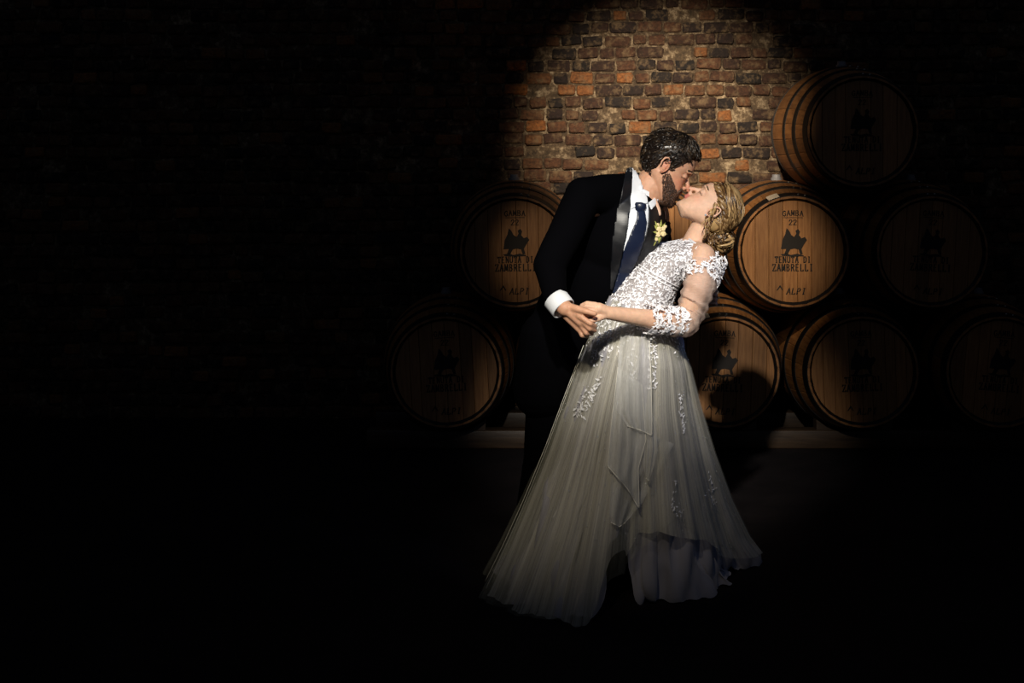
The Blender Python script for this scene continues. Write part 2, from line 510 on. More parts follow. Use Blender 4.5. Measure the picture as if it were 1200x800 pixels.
def board_mesh(x0, x1, y):
    mb = MB(); x0 += .0008; x1 -= .0008
    xs = np.linspace(x0, x1, 6); hz = [math.sqrt(max(DISC ** 2 - x * x, 1e-5)) for x in xs]
    front = [Vector((x, y - .009, h)) for x, h in zip(xs, hz)] + [Vector((x, y - .009, -h)) for x, h in zip(xs[::-1], hz[::-1])]
    back = [p + Vector((0, .018, 0)) for p in front]; n = len(front)
    fr2 = [Vector((p.x * 1, p.y - .0015, p.z)) for p in front]
    cx = (x0 + x1) / 2
    fr2 = [Vector((cx + (p.x - cx) * .96, p.y, p.z * .997)) for p in fr2]
    mb.grid([back, front, fr2], closed=True); mb.f.append(tuple(2 * n + k for k in range(n))); mb.f.append(tuple(range(n)))
    me = mb.mesh('head_board'); me.materials.append(M['board']); return fixn(me, False)

# a small stroke alphabet with serifs, for the burnt stamps
G = {
 'A': [[(0, 0), (.5, 1), (1, 0)], [(.22, .38), (.78, .38)]], 'B': [[(0.1, 0), (.1, 1), (.6, 1), (.8, .78), (.6, .54), (.1, .54)], [(.6, .54), (.9, .28), (.65, 0), (.1, 0)]],
 'C': [[(.95, .82), (.6, 1), (.2, .85), (.05, .5), (.2, .15), (.6, 0), (.95, .18)]],
 'D': [[(.1, 0), (.1, 1), (.55, 1), (.92, .72), (.92, .28), (.55, 0), (.1, 0)]], 'E': [[(.9, 1), (.1, 1), (.1, 0), (.92, 0)], [(.1, .53), (.7, .53)]],
 'G': [[(.92, .82), (.55, 1), (.2, .85), (.05, .5), (.2, .15), (.55, 0), (.92, .15), (.92, .45), (.6, .45)]], 'I': [[(.5, 0), (.5, 1)], [(.25, 0), (.75, 0)], [(.25, 1), (.75, 1)]],
 'L': [[(.1, 1), (.1, 0), (.9, 0), (.9, .15)]], 'M': [[(0, 0), (.1, 1), (.5, .15), (.9, 1), (1, 0)]], 'N': [[(.08, 0), (.08, 1), (.92, 0), (.92, 1)]],
 'P': [[(.1, 0), (.1, 1), (.6, 1), (.9, .76), (.6, .5), (.1, .5)]], 'R': [[(.1, 0), (.1, 1), (.6, 1), (.88, .76), (.6, .52), (.1, .52)], [(.5, .52), (.95, 0)]],
 'T': [[(.5, 0), (.5, 1)], [(0, .85), (0, 1), (1, 1), (1, .85)], [(.3, 0), (.7, 0)]], 'U': [[(.08, 1), (.08, .25), (.3, 0), (.7, 0), (.92, .25), (.92, 1)]],
 'Z': [[(0, .85), (.05, 1), (.95, 1), (.05, 0), (.95, 0), (1, .15)]], '2': [[(.05, .75), (.3, 1), (.7, 1), (.92, .75), (.05, 0), (.95, 0)]], '1': [[(.25, .8), (.5, 1), (.5, 0)], [(.25, 0), (.75, 0)]],
}
def write(mb, text, cx, cz, h, y, wd=.62, t=.19, arc=0.0, slant=0.0):
    """strokes laid as thin raised ribbons on the plane y, centred at cx, cz"""
    n = len(text); adv = h * (wd + .24); x0 = cx - adv * n / 2 + adv * .12
    for i, ch in enumerate(text):
        if ch == ' ': continue
        for st in G[ch]:
            pts = []
            for (u, v) in st:
                x = x0 + i * adv + u * h * wd + slant * v * h; zz = cz + (v - .5) * h
                if arc: zz -= arc * (x - cx) ** 2
                pts.append((x, zz))
            for (ax, az), (bx, bz) in zip(pts, pts[1:]):
                d = Vector((bx - ax, bz - az)); ln = d.length
                if ln < 1e-6: continue
                d /= ln; nn = Vector((-d.y, d.x))
                tt = h * t * (1.0 if abs(d.y) > .5 else .6); e = tt * .35
                a = Vector((ax, az)) - d * e; b = Vector((bx, bz)) + d * e
                q = [a + nn * tt / 2, b + nn * tt / 2, b - nn * tt / 2, a - nn * tt / 2]
                mb.add([(p.x, y, p.y) for p in q] + [(p.x, y + .004, p.y) for p in q],
                       [(0, 1, 2, 3), (7, 6, 5, 4), (0, 4, 5, 1), (1, 5, 6, 2), (2, 6, 7, 3), (3, 7, 4, 0)])
def prism(mb, poly, y, d=.004):
    n = len(poly)
    mb.add([(p[0], y, p[1]) for p in poly] + [(p[0], y + d, p[1]) for p in poly],
           [tuple(range(n)), tuple(range(2 * n - 1, n - 1, -1))] + [(k, (k + 1) % n, n + (k + 1) % n, n + k) for k in range(n)])
RIDER = [[(-.056, -.02), (-.05, .02), (-.036, .05), (-.03, .078), (-.018, .066), (-.008, .046), (.006, .036), (.016, .052), (.012, .066), (.024, .074), (.033, .062), (.028, .045),
          (.04, .03), (.056, .036), (.066, .022), (.056, .008), (.048, -.006), (.04, -.02), (.046, -.044), (.034, -.046), (.026, -.022), (.006, -.018), (-.012, -.022), (-.026, -.046), (-.04, -.044), (-.032, -.02)],
         [(-.058, -.045), (-.03, -.040), (-.01, -.048), (.02, -.042), (.05, -.05), (.05, -.054), (.0, -.056), (-.05, -.052)]]
def make_stamp(y):
    a = MB(); write(a, 'GAMBA', 0, .198, .026, y, arc=1.2); prism(a, [(-.05, .176), (.05, .176), (.05, .173), (-.05, .173)], y)
    write(a, '22', 0, .15, .026, y)
    b = MB()
    for pl in RIDER: prism(b, [(p[0] * 1.1, p[1] * 1.1 + .035) for p in pl], y)
    c = MB(); write(c, 'TENUTA DI', 0.0, -.042, .030, y, wd=.46); write(c, 'ZAMBRELLI', 0.0, -.083, .034, y, wd=.46)
    d = MB(); write(d, 'ALPI', .015, -.205, .03, y, slant=.2); prism(d, [(-.085, -.20), (-.066, -.172), (-.05, -.2), (-.056, -.2), (-.066, -.184), (-.079, -.2)], y)
    out = []
    for nm, mb in (('cooper_stamp', a), ('rider_emblem', b), ('estate_lettering', c), ('bottom_stamp', d)):
        me = mb.mesh(nm); me.materials.append(M['ink']); fixn(me, False); out.append((nm, me))
    return out
FACE_Y = -HALF + .028
STAMPS = make_stamp(FACE_Y - .009 - .0028)
NAMES = {'cooper_stamp': 'black arched cooper name over a number', 'rider_emblem': 'black horse and rider emblem', 'estate_lettering': 'black estate name in two lines', 'bottom_stamp': 'small slanted black stamp'}
BY = 7.24 + HALF
def barrel(x, z, label, roll, seed, label_angle=None):
    t = thing('wine_barrel', label, 'barrel', (x, BY, z), 'oak wine barrels stacked against the brick wall')
    t.rotation_euler = (0, R(roll), 0)
    def kid(nm, me, par=t, loc=(0, 0, 0), rot=(0, 0, 0)):
        o = bpy.data.objects.new(nm, me); COL.objects.link(o); o.parent = par; o.location = loc; o.rotation_euler = rot; return o
    for k in range(NST): kid('stave', STAVE, rot=(0, 2 * math.pi * (k + .5) / NST, 0))
    for (y0, y1), me in zip(HOOPS, HOOPM):
        h = kid('hoop', me)
        if y1 < 0:
            ym = (y0 + y1) / 2; r = brad(ym) + .004
            for a in (-.06, .06):
                kid('rivet', RIVET, h, (r * math.sin(a - R(roll) + seed % 3 * .08), ym, r * math.cos(a - R(roll) + seed % 3 * .08)))
    hd = MB(); hd.tube([(0, HALF - .03, 0), (0, HALF - .045, 0)], .263, 48); kid('back_head', fixn(hd.mesh('back_head'), False)).data.materials.append(M['board'])
    for x0, x1 in boards(seed): kid('head_board', board_mesh(x0, x1, FACE_Y))
    kid('chime_band', CHIME)
    for nm, me in STAMPS: kid(nm, me)['label'] = NAMES[nm]
    bg_ = MB(); bg_.tube([(0, 0, BR - .01), (0, 0, BR + .012), (0, 0, BR + .0125), (0, 0, BR + .03)], [.03, .03, .024, .022], 20)
    me = fixn(bg_.mesh('bung'), False); me.materials.append(M['bung']); kid('bung', me)
    if label_angle is not None:
        lb = MB(); rows = []
        for a in np.linspace(label_angle - .10, label_angle + .10, 7):
            rows.append([Vector(((brad(y) + o_) * math.sin(a), y, (brad(y) + o_) * math.cos(a))) for y, o_ in ((-.468, .004), (-.468, .006), (-.415, .006), (-.415, .004))])
        lb.grid(rows, closed=True); lb.f.append((0, 1, 2, 3)); lb.f.append(tuple(24 + k for k in range(4)))
        me = fixn(lb.mesh('paper_label'), False); me.materials.append(M['paper']); kid('paper_label', me)['label'] = 'pale paper label stuck on the front hoop'
    return t
SX = .715; SZ = .619; XU = 1.448; ZL = .433
barrel(XU, ZL + SZ, 'oak wine barrel right behind the bride\'s hair, head stamped with a rider', 0, 5, R(-20))
barrel(XU - SX, ZL + SZ, 'oak wine barrel mostly hidden behind the kissing couple\'s chests', 0, 9)
barrel(XU - 2 * SX, ZL + SZ, 'dim oak wine barrel behind the groom\'s back, in the upper row', -1, 14)
barrel(XU + SX, ZL + SZ, 'unlit oak wine barrel in the upper row, farthest from the groom', 3, 21)
barrel(XU - SX * .5, ZL, 'oak wine barrel on the timber rails behind the bride\'s elbow, paper label on its hoop', 2, 33, R(-22))
barrel(XU - SX * 1.5, ZL, 'unlit oak wine barrel on the timber rails, hidden behind the groom\'s legs', 4, 41)
barrel(XU - SX * 2.5, ZL, 'unlit oak wine barrel at the groom\'s end of the timber rails', -3, 52)
barrel(XU + SX * .5, ZL, 'unlit oak wine barrel on the timber rails, next past the bride\'s elbow barrel', -2, 63)
barrel(XU + SX * 1.5, ZL, 'unlit oak wine barrel at the far end of the rails from the groom', 5, 74)
barrel(XU + SX * .5, ZL + 2 * SZ, 'faint oak wine barrel alone on top of the stack', 0, 85)
for dy, word in ((-.25, 'front'), (.25, 'rear')):
    y0 = BY + dy; top = ZL - brad(dy) + .003
    mb = MB(); mb.box(((XU - SX * .5), y0, top / 2), (SX * 2.6, .05, top / 2))
    me = mb.mesh('timber_rail')
    me = evald_keep(me, [('BEVEL', dict(width=.008, segments=2))])
    o = obj('timber_rail', me, M['beam'], smooth=False)
    tag(o, 'dark timber rail lying under the ' + ('fronts' if dy < 0 else 'rear ends') + ' of the lower barrels', 'rail', 'timber rails under the barrels')
    r_ = random.Random(5)
    for i in range(5):
        for s in (-1, 1):
            bx = XU + SX * (1.5 - i)
            mb = MB(); w0 = .11
            a = [(bx + s * w0, top), (bx + s * (w0 + .09), top), (bx + s * (w0 + .09), top + .055), (bx + s * (w0 + .03), top + .012)]
            n = 4; mb.add([(p[0], y0 - .04, p[1]) for p in a] + [(p[0], y0 + .04, p[1]) for p in a], [(0, 1, 2, 3), (7, 6, 5, 4)] + [(k, (k + 1) % n, n + (k + 1) % n, n + k) for k in range(n)])
            wd = obj('wedge', mb, M['beam'], o, smooth=False)

# ------------------------------------------------------------------ people: shared anatomy
HZ = [-.118, -.112, -.100, -.085, -.070, -.055, -.035, -.015, 0, .020, .045, .070, .090, .105, .115, .119]
HF = [.030, .066, .082, .080, .081, .083, .081, .079, .078, .087, .087, .076, .058, .036, .014, 0]
HB = [.022, .020, .010, -.008, -.030, -.055, -.080, -.092, -.097, -.101, -.101, -.093, -.076, -.052, -.025, 0]
HW = [.012, .028, .042, .051, .057, .062, .066, .069, .071, .074, .075, .070, .057, .040, .019, 0]
def head_parts(mb, T, S, male):
    """head in local axes: +x face, +z crown, y across; T = 4x4 to world, S = size"""
    q = lambda x, y, z: T @ Vector((x * S, y * S, z * S))
    rot = T.to_3x3()
    rows = []; nz = 56; na = 64
    for i in range(nz + 1):
        z = HZ[0] + (HZ[-1] - HZ[0]) * i / nz
        f = interp(z, HZ, HF); b = interp(z, HZ, HB); wd = interp(z, HZ, HW); zo = z
        if not male and z < -.03: zo = -.03 + (z + .03) * .90; wd *= 1 - .8 * (-.03 - z)
        if male and z < -.03: wd *= 1.06; f += .002
        cx = (f + b) / 2 if z > .05 or z < -.1 else max(-.01, (f + b) / 2 - .01); row = []
        for k in range(na):
            a = 2 * math.pi * k / na; c, s = math.cos(a), math.sin(a)
            ex = 1.0 if z > .05 else .86
            x = cx + (abs(c) ** ex * (1 if c > 0 else -1)) * ((f - cx) if c > 0 else (cx - b)); y = wd * (abs(s) ** .9) * (1 if s > 0 else -1)
            r = math.exp(-((abs(y) - .032) / .014) ** 2 - ((z - .002) / .013) ** 2) if c > 0 else 0     # eye sockets
            x -= .010 * r
            ck = math.exp(-((abs(y) - .045) / .018) ** 2 - ((z + .03) / .018) ** 2) if c > 0 else 0     # cheekbones
            x += .004 * ck
            row.append(q(x, y, zo))
        rows.append(row)
    mb.grid(rows, closed=True)
    n0 = len(mb.v) - len(rows) * na
    mb.f.append(tuple(n0 + k for k in range(na - 1, -1, -1))); mb.f.append(tuple(n0 + nz * na + k for k in range(na)))
    k_ = 1.0 if male else .82
    tip = (.105, 0, -.032) if male else (.1015, 0, -.027)
    mb.tube([q(.076, 0, .008), q(.088, 0, -.010), q(*tip)], [.0065 * S, .0075 * S, .0095 * S * k_], 10)
    mb.ball(q(*tip), .0098 * S * k_, 10, 8)
    for s in (-1, 1):
        mb.ball(q(.090, s * .0105 * k_, -.035), (.009 * S * k_, .007 * S * k_, .007 * S * k_), 8, 6)
        mb.ball(q(.0685, s * .031, -.001), (.0115 * S, .0160 * S, .0115 * S), 12, 8, rot)      # closed lids
        mb.tube([q(.083, s * .012, .018), q(.084, s * .03, .022), q(.070, s * .05, .017)], [.005 * S, .006 * S, .004 * S], 8)
        # ear: rim, bowl and lobe
        ec = (-.012, s * .074, -.004)
        pts = []
        for a in np.linspace(-2.0, 3.6, 15):
            pts.append(q(ec[0] + .015 * math.cos(a) - .004 * math.sin(a) * .6, ec[1] + s * (.008 + .006 * math.sin(a) * .3 + .006 * (math.cos(a) < 0)), ec[2] + .026 * math.sin(a)))
        mb.tube(pts, .0042 * S, 8)
        mb.ball(q(ec[0], ec[1] - s * .004, ec[2]), (.013 * S, .005 * S, .022 * S), 12, 8, rot)
        mb.ball(q(ec[0] + .003, ec[1] + s * .006, ec[2] - .028), .0062 * S, 8, 6)
        mb.ball(q(ec[0] + .013, ec[1] + s * .004, ec[2] - .006), (.004 * S, .004 * S, .007 * S), 8, 6)
    for zz, xx, ww in ((-.049, .085, .022), (-.060, .085, .018)) if male else ((-.047, .085, .021), (-.057, .085, .017)):
        mb.tube([q(xx - .010, -ww, zz), q(xx, -ww * .5, zz + .0015), q(xx + .0015, 0, zz), q(xx, ww * .5, zz + .0015), q(xx - .010, ww, zz)], [.002 * S, .0048 * S, .0052 * S, .0048 * S, .002 * S], 8)
    mb.ball(q(.074 if male else .071, 0, -.100 if male else -.092), (.011 * S, .020 * S, .012 * S), 12, 8, rot)

def tint(me, T, S, male, base):
    """lips, warm cheeks and dark lash line as an attribute, from the head's own axes"""
    at = me.attributes.new('tint', 'FLOAT_COLOR', 'POINT'); inv = T.inverted()
    n = len(me.vertices); co = np.empty(n * 3); me.vertices.foreach_get('co', co); co = co.reshape(-1, 3)
    i4 = np.array(inv); l = (co @ i4[:3, :3].T + i4[:3, 3]) / S
    x, y, z = l[:, 0], l[:, 1], l[:, 2]; col = np.zeros((n, 4)); col[:, 3] = 1
    hd = (np.abs(x) < .13) & (np.abs(y) < .09) & (np.abs(z) < .13)
    lip = np.clip(1.4 - np.maximum(np.abs(y) / .021, np.abs(z + .0545) / .010) * 1.0, 0, 1) * (x > .07)
    col[:, 0] = np.clip(lip * 2, 0, 1) * hd
    ch = np.exp(-((np.abs(y) - .045) / .02) ** 2 - ((z + .03) / .02) ** 2) * .6 + np.exp(-((z + .03) / .014) ** 2 - (y / .016) ** 2) * (x > .09) * .7
    ear = (np.abs(y) > .073) * (np.abs(x + .01) < .03) * .55
    col[:, 1] = np.clip(ch * (x > .03) + ear, 0, 1) * hd
    lash = np.exp(-((z + .0075 + 6 * (np.abs(y) - .031) ** 2) / .0022) ** 2) * (np.abs(np.abs(y) - .031) < .017) * (x > .05)
    col[:, 2] = np.clip(lash, 0, 1) * hd * .9
    at.data.foreach_set('color', col.reshape(-1))

def frame(origin, fwd, up, scale=1.0):
    f = Vector(fwd).normalized(); u = Vector(up); u = (u - f * u.dot(f)).normalized(); s = u.cross(f)   # y across (left of the person)
    m = Matrix.Identity(4)
    for r in range(3): m[r][0] = f[r]; m[r][1] = s[r]; m[r][2] = u[r]; m[r][3] = origin[r]
    return m

def scalp_point(a, z, grow):
    """point on the head surface at angle a (0 = face) and height z, grown outwards"""
    f0 = interp(z, HZ, HF); b0 = interp(z, HZ, HB); wd = interp(z, HZ, HW) + grow
    cx = (f0 + b0) / 2 if z > .05 or z < -.1 else max(-.01, (f0 + b0) / 2 - .01)
    f = f0 + grow; b = b0 - grow
    c, s = math.cos(a), math.sin(a); ex = 1.0 if z > .05 else .86
    x = cx + (abs(c) ** ex * (1 if c > 0 else -1)) * ((f - cx) if c > 0 else (cx - b)); y = wd * (abs(s) ** .9) * (1 if s > 0 else -1)
    return Vector((x, y, z + grow * .8 * max(0, z) / .119))

# ------------------------------------------------------------------ the groom
groom = thing('person', 'person in a black tuxedo and navy tie bending forward to kiss, holding a hand', 'person', tuple(P(655, 690, 5.25) * 1.0)[:2] + (0,))
HM = 1.0
TM = frame(P(782, 196, 5.028), (.86, -.10, -.51), (.51, .06, .86)); 
mb = MB()
head_parts(mb, TM, HM, True)
mb.limb([P(775, 199, 5.03), P(761, 219, 5.03), P(748, 242, 5.04)], [.050, .058, .066], 20)
mb.limb([P(744, 252, 5.06), P(708, 300, 5.11), P(668, 370, 5.18), P(655, 410, 5.22)], [.06, .09, .09, .09], 20)
# arms
WR = P(662, 361, 4.65)
mb.limb([P(740, 252, 5.06), P(686, 240, 4.91)], [.035, .035])
mb.limb([P(686, 236, 4.90), P(644, 312, 4.81), P(653, 351, 4.685), WR], [.043, .036, .030, .027])
mb.limb([P(745, 246, 5.04), P(764, 258, 5.18), P(778, 318, 5.34), P(800, 345, 5.24)], [.06, .04, .035, .028])
# legs
mb.limb([P(652, 415, 5.16), P(640, 540, 5.2), Vector((P(622, 690, 5.34).x, 5.32, .09))], [.075, .055, .036])
mb.limb([P(672, 415, 5.30), P(676, 540, 5.42), Vector((P(680, 690, 5.55).x, 5.55, .09))], [.075, .055, .036])
# right hand: back of the hand to the camera, thumb laid over her fingers, the others closing beneath
def chain(pts, r): mb.limb([P(*p) for p in pts], r, 10)
K = [(682.5, 372.5, 4.615), (684, 377.5, 4.622), (682.5, 382.5, 4.633), (679, 386.5, 4.646)]
for i, k in enumerate(K):
    chain([(665 - i * .8, 361 + i * 2.6, 4.65 + i * .004), k], [.0145, .0105])
chain([(668, 366, 4.642), (680, 378, 4.63)], [.017, .013])
chain([K[0], (692, 379, 4.603), (697, 382, 4.625), (695, 380, 4.648)], [.0100, .0090, .0082, .0075])
chain([K[1], (691, 385, 4.612), (697, 387, 4.635), (695, 383, 4.656)], [.0102, .0092, .0084, .0078])
chain([K[2], (687, 390, 4.625), (693.5, 391, 4.647), (693, 387, 4.667)], [.0098, .0090, .0080, .0074])
chain([K[3], (682, 393, 4.638), (688, 394, 4.658), (689, 391, 4.672)], [.0086, .0078, .0070, .0066])
chain([(668, 360, 4.642), (677, 362, 4.62), (688, 365, 4.603), (697, 367.5, 4.6)], [.0145, .0125, .0105, .0088])
# left hand spread on her back
LB = P(800, 345, 5.24)
for i in range(4):
    a = LB + Vector((.05, -.03, -.012 * (i - 1.5))); mb.limb([LB, a, a + Vector((.04, -.05, -.004 * (i - 1.5))), a + Vector((.06, -.075, -.004 * (i - 1.5)))], [.018, .010, .009, .007], 10)
mb.limb([LB, LB + Vector((.02, -.03, .035)), LB + Vector((.035, -.05, .05))], [.015, .011, .008], 10)
me = blob(mb, .0034, 3); tint(me, TM, HM, True, None)
body_m = me
obj('body', me, M['skin_m'], groom, fix=False)

# hair: cap plus short wavy locks combed back
def hair_locks_m():
    mb = MB(); r_ = random.Random(11)
    def low(a):          # hairline height at angle a
        t = abs(a)
        return interp(t, [0, .55, .95, 1.2, 1.36, 1.55, 1.75, 1.9, 2.6, 3.15], [.074, .066, .042, .005, -.016, .022, -.010, -.050, -.062, -.064])
    rows = []
    for i in range(22):
        row = []
        for k in range(72):
            a = -math.pi + 2 * math.pi * k / 72; z0 = low(a); z = z0 + (.1188 - z0) * (i / 21)
            t = min(1, i / 5); topg = interp(z, [-.06, .03, .08, .119], [.006, .010, .016, .020])
            p = scalp_point(a, z, topg * t + .0005); row.append(TM @ (p * HM))
        rows.append(row)
    mb.grid(rows, closed=True); mb.f.append(tuple(21 * 72 + k for k in range(72)))
    for n in range(900):
        a = r_.uniform(-math.pi, math.pi); z0 = low(a); z = z0 + (.112 - z0) * r_.random() ** .8
        g0 = interp(z, [-.06, .03, .08, .119], [.004, .009, .015, .019])
        pts = []; rad = []
        ln = r_.uniform(.5, 1.0); wav = r_.uniform(0, 6.3); da = r_.uniform(.10, .26) * ln * (1 if a > 0 else -1)
        dz = r_.uniform(.004, .022) if abs(a) < 1.2 else r_.uniform(-.02, .004)
        for j in range(6):
            t = j / 5; zz = min(.117, max(-.065, z + dz * t + .003 * math.sin(wav + t * 6)))
            aa = a + da * t
            p = scalp_point(aa, zz, g0 + .004 * math.sin(t * 3.1) + r_.uniform(0, .002)); pts.append(TM @ (p * HM)); rad.append(.0026 * (1 - .65 * t))
        mb.tube(pts, rad, 5)
    # the quiff along the forehead
    for n in range(90):
        y = r_.uniform(-.045, .045); pts = []; rad = []
        for j in range(7):
            t = j / 6; p = Vector((.074 - .055 * t + .016 * math.sin(t * 3), y * (1 + .15 * t), .074 + .052 * math.sin(t * 1.5) + r_.uniform(0, .004)))
            pts.append(TM @ (p * HM)); rad.append(.0034 * (1 - .6 * t))
        mb.tube(pts, rad, 5)
    return mb
hr = obj('hair', hair_locks_m(), M['hair_m'], groom); hr['label'] = 'short wavy dark brown hair'
# beard
def beard():
    mb = MB(); r_ = random.Random(4); bv = bvh_of(body_m)
    inv = TM.inverted()
    n = 0
    while n < 2600:
        a = r_.uniform(-1.5, 1.5); z = r_.uniform(-.118, -.02)
        t = abs(a)
        top = interp(t, [0, .35, .55, .8, 1.1, 1.4, 1.5], [-.040, -.040, -.060, -.054, -.034, -.006, .006])
        if z > top: n += .3; continue
        if t < .34 and -.064 < z < -.046: n += .3; continue        # lips
        p = scalp_point(a * 1.02, z, .0); w0 = TM @ (p * HM)
        h = bv.find_nearest(w0)
        if h[0] is None: n += 1; continue
        nrm = (w0 - TM @ Vector((0, 0, -.03))).normalized()
        ln = r_.uniform(.005, .010) * (1.15 if z < -.085 else 1)
        dn = (TM.to_3x3() @ Vector((.25, 0, -.9))).normalized()
        p0 = h[0] - nrm * .001
        mb.tube([p0, p0 + nrm * ln * .45 + dn * ln * .4, p0 + nrm * ln * .5 + dn * ln], [.0016, .0014, .0004], 4)
        n += 1
    return mb
o = obj('beard', beard(), M['beard'], groom); o['label'] = 'short trimmed brown beard'
def brow(T, S, s, m, par, thick):
    mb = MB(); r_ = random.Random(2 + s)
    for i in range(46):
        t = i / 45; y = s * (.012 + .040 * t); z = .021 + .006 * math.sin(t * 2.6) - .004 * t; x = interp(abs(y), [0, .03, .055], [.0905, .0865, .068])
        p = T @ (Vector((x, y, z)) * S); d = T.to_3x3() @ Vector((-.004, s * .008, .0025))
        mb.tube([p, p + d], [thick, thick * .3], 4)
    obj('eyebrow', mb, m, par)
for s in (-1, 1): brow(TM, HM, s, M['hair_m'], groom, .0022)

# jacket
mb = MB()
def ell(px, py, D, rx, ry, rz, tilt=0, yaw=0):
    mb.ball(P(px, py, D), (rx, ry, rz), 28, 18, Matrix.Rotation(R(tilt), 3, 'Y') @ Matrix.Rotation(R(yaw), 3, 'Z'))
ell(718, 268, 5.07, .155, .19, .20, 22, 38)
ell(702, 318, 5.10, .15, .175, .20, 22, 38)
ell(676, 372, 5.17, .15, .175, .19, 18, 30)
ell(660, 420, 5.21, .155, .18, .15, 8, 20)
mb.limb([P(742, 226, 5.05), P(684, 229, 4.90)], [.075, .066], 20)
mb.limb([P(742, 226, 5.05), P(762, 258, 5.18)], [.07, .062], 20)
mb.limb([P(684, 231, 4.90), P(644, 310, 4.81)], [.066, .057], 20)
mb.limb([P(644, 310, 4.81), P(651, 348, 4.695)], [.056, .042], 20)
mb.limb([P(764, 260, 5.18), P(778, 318, 5.34), P(797, 343, 5.255)], [.062, .052, .042], 20)
# jacket skirts
mb.limb([P(650, 400, 5.15), P(640, 455, 5.17)], [.13, .125], 20)
mb.limb([P(676, 400, 5.24), P(668, 455, 5.26)], [.13, .125], 20)
jme = blob(mb, .006, 8)
# soft cloth creases
def ruffle(me, amp, sx, sy, sz):
    n = len(me.vertices); co = np.empty(n * 3, dtype=np.float32); me.vertices.foreach_get('co', co); nr = np.empty(n * 3, dtype=np.float32); me.vertices.foreach_get('normal', nr)
    co = co.reshape(-1, 3); nr = nr.reshape(-1, 3)
    d = np.array([noise.noise(Vector((c[0] * sx, c[1] * sy, c[2] * sz))) for c in co.tolist()], dtype=np.float32)
    co = co + nr * (amp * d)[:, None]; me.vertices.foreach_set('co', co.reshape(-1)); me.update()
ruffle(jme, .005, 9, 9, 14)
jb = bvh_of(jme)
jacket = obj('jacket', jme, M['suit'], groom, fix=False); jacket['label'] = 'black wool dinner jacket'
o = obj('lapel', patch([(734, 197), (741, 195), (740.5, 215), (739, 240), (734, 278), (725, 316), (717, 340), (714.5, 338), (715, 320), (718, 280), (724, 240), (729, 216)], jb, .005, .003), M['satin_black'], jacket, fix=False)
o['label'] = 'black satin shawl lapel'
o = obj('lapel', patch([(760, 239), (766, 233), (776, 240), (784, 254), (785, 270), (778, 288), (757, 318), (735, 340), (722, 345), (739, 318), (750, 293), (757, 268)], jb, .005, .003), M['satin_black'], jacket, fix=False)
o['label'] = 'black satin shawl lapel'
mb = MB()
for (px, py) in ((722, 352),):
    h = cast(jb, px, py)
    if h: mb.ball(h[0] + h[1] * .004, (.011, .006, .011), 14, 8)
obj('button', mb, M['button'], jacket)
# shirt
shirt = obj('shirt', patch([(741, 203), (750, 215), (759, 238), (760, 262), (754, 290), (744, 310), (731, 322), (728, 318), (733, 280), (738, 240)], jb, .002, .0015), M['shirt'], groom, fix=False)
shirt['label'] = 'white dress shirt'
nb = MB()
_ax = (P(768, 200, 5.03) - P(750, 238, 5.04)).normalized()
def ring(c, ax, r1, r2, n=40, side=Vector((0, -1, 0))):
    a = (side - ax * side.dot(ax)).normalized(); b = ax.cross(a)
    return [c + a * math.cos(2 * math.pi * k / n) * r1 + b * math.sin(2 * math.pi * k / n) * r2 for k in range(n)]
cc = P(750, 226, 5.04)
nb.grid([ring(cc - _ax * .040, _ax, .080, .082), ring(cc - _ax * .01, _ax, .074, .074), ring(cc + _ax * .022, _ax, .069, .068), ring(cc + _ax * .023, _ax, .065, .064), ring(cc - _ax * .02, _ax, .068, .068)], closed=True)
nbm = nb.mesh('neckband'); bothb = BVHTree.FromPolygons([v.co.copy() for v in jme.vertices] + [v.co.copy() for v in nbm.vertices],
    [tuple(p.vertices) for p in jme.polygons] + [tuple(len(jme.vertices) + i for i in p.vertices) for p in nbm.polygons])
obj('collar_band', nbm, M['shirt'], shirt)
obj('collar_leaf', patch([(741, 196), (744, 201), (750, 214), (757, 233), (758, 239), (749, 241), (739, 246), (738, 232), (739.5, 212)], bothb, .006, .003), M['shirt'], shirt, fix=False)
obj('collar_leaf', patch([(758, 239), (764, 234), (769, 232), (768, 239), (761, 247)], bothb, .008, .003), M['shirt'], shirt, fix=False)
# cuff
cb = MB(); a_ = P(647, 343, 4.705); b_ = P(668, 369, 4.65); ax = (b_ - a_).normalized(); c_ = P(656.5, 357, 4.678)
cb.grid([ring(c_ - ax * .030, ax, .041, .041), ring(c_ - ax * .028, ax, .044, .044), ring(c_ + ax * .018, ax, .043, .043), ring(c_ + ax * .021, ax, .041, .041), ring(c_ + ax * .018, ax, .038, .038), ring(c_ - ax * .03, ax, .037, .037)], closed=True)
obj('cuff', cb, M['shirt'], shirt)
# tie
tie = obj('tie', patch([(746, 248), (754, 248), (756, 260), (752.5, 282), (746, 302), (735, 324), (722, 345), (717, 342), (724, 318), (731, 292), (740, 270), (745, 258)], jb, .006, .006), M['tie'], groom, fix=False)
tie['label'] = 'navy satin necktie'
tb = MB(); kc = cast(bothb, 750, 243)
kc = kc[0] if kc else P(750, 243, 4.95)
tb.tube([kc + Vector((-.004, -.006, -.022)), kc + Vector((0, -.010, 0)), kc + Vector((.003, -.006, .020))], [.014, .021, .024], 14, flat=.6)
obj('knot', evald(tb, [('SUBSURF', dict(levels=1))]), M['tie'], tie, fix=False)
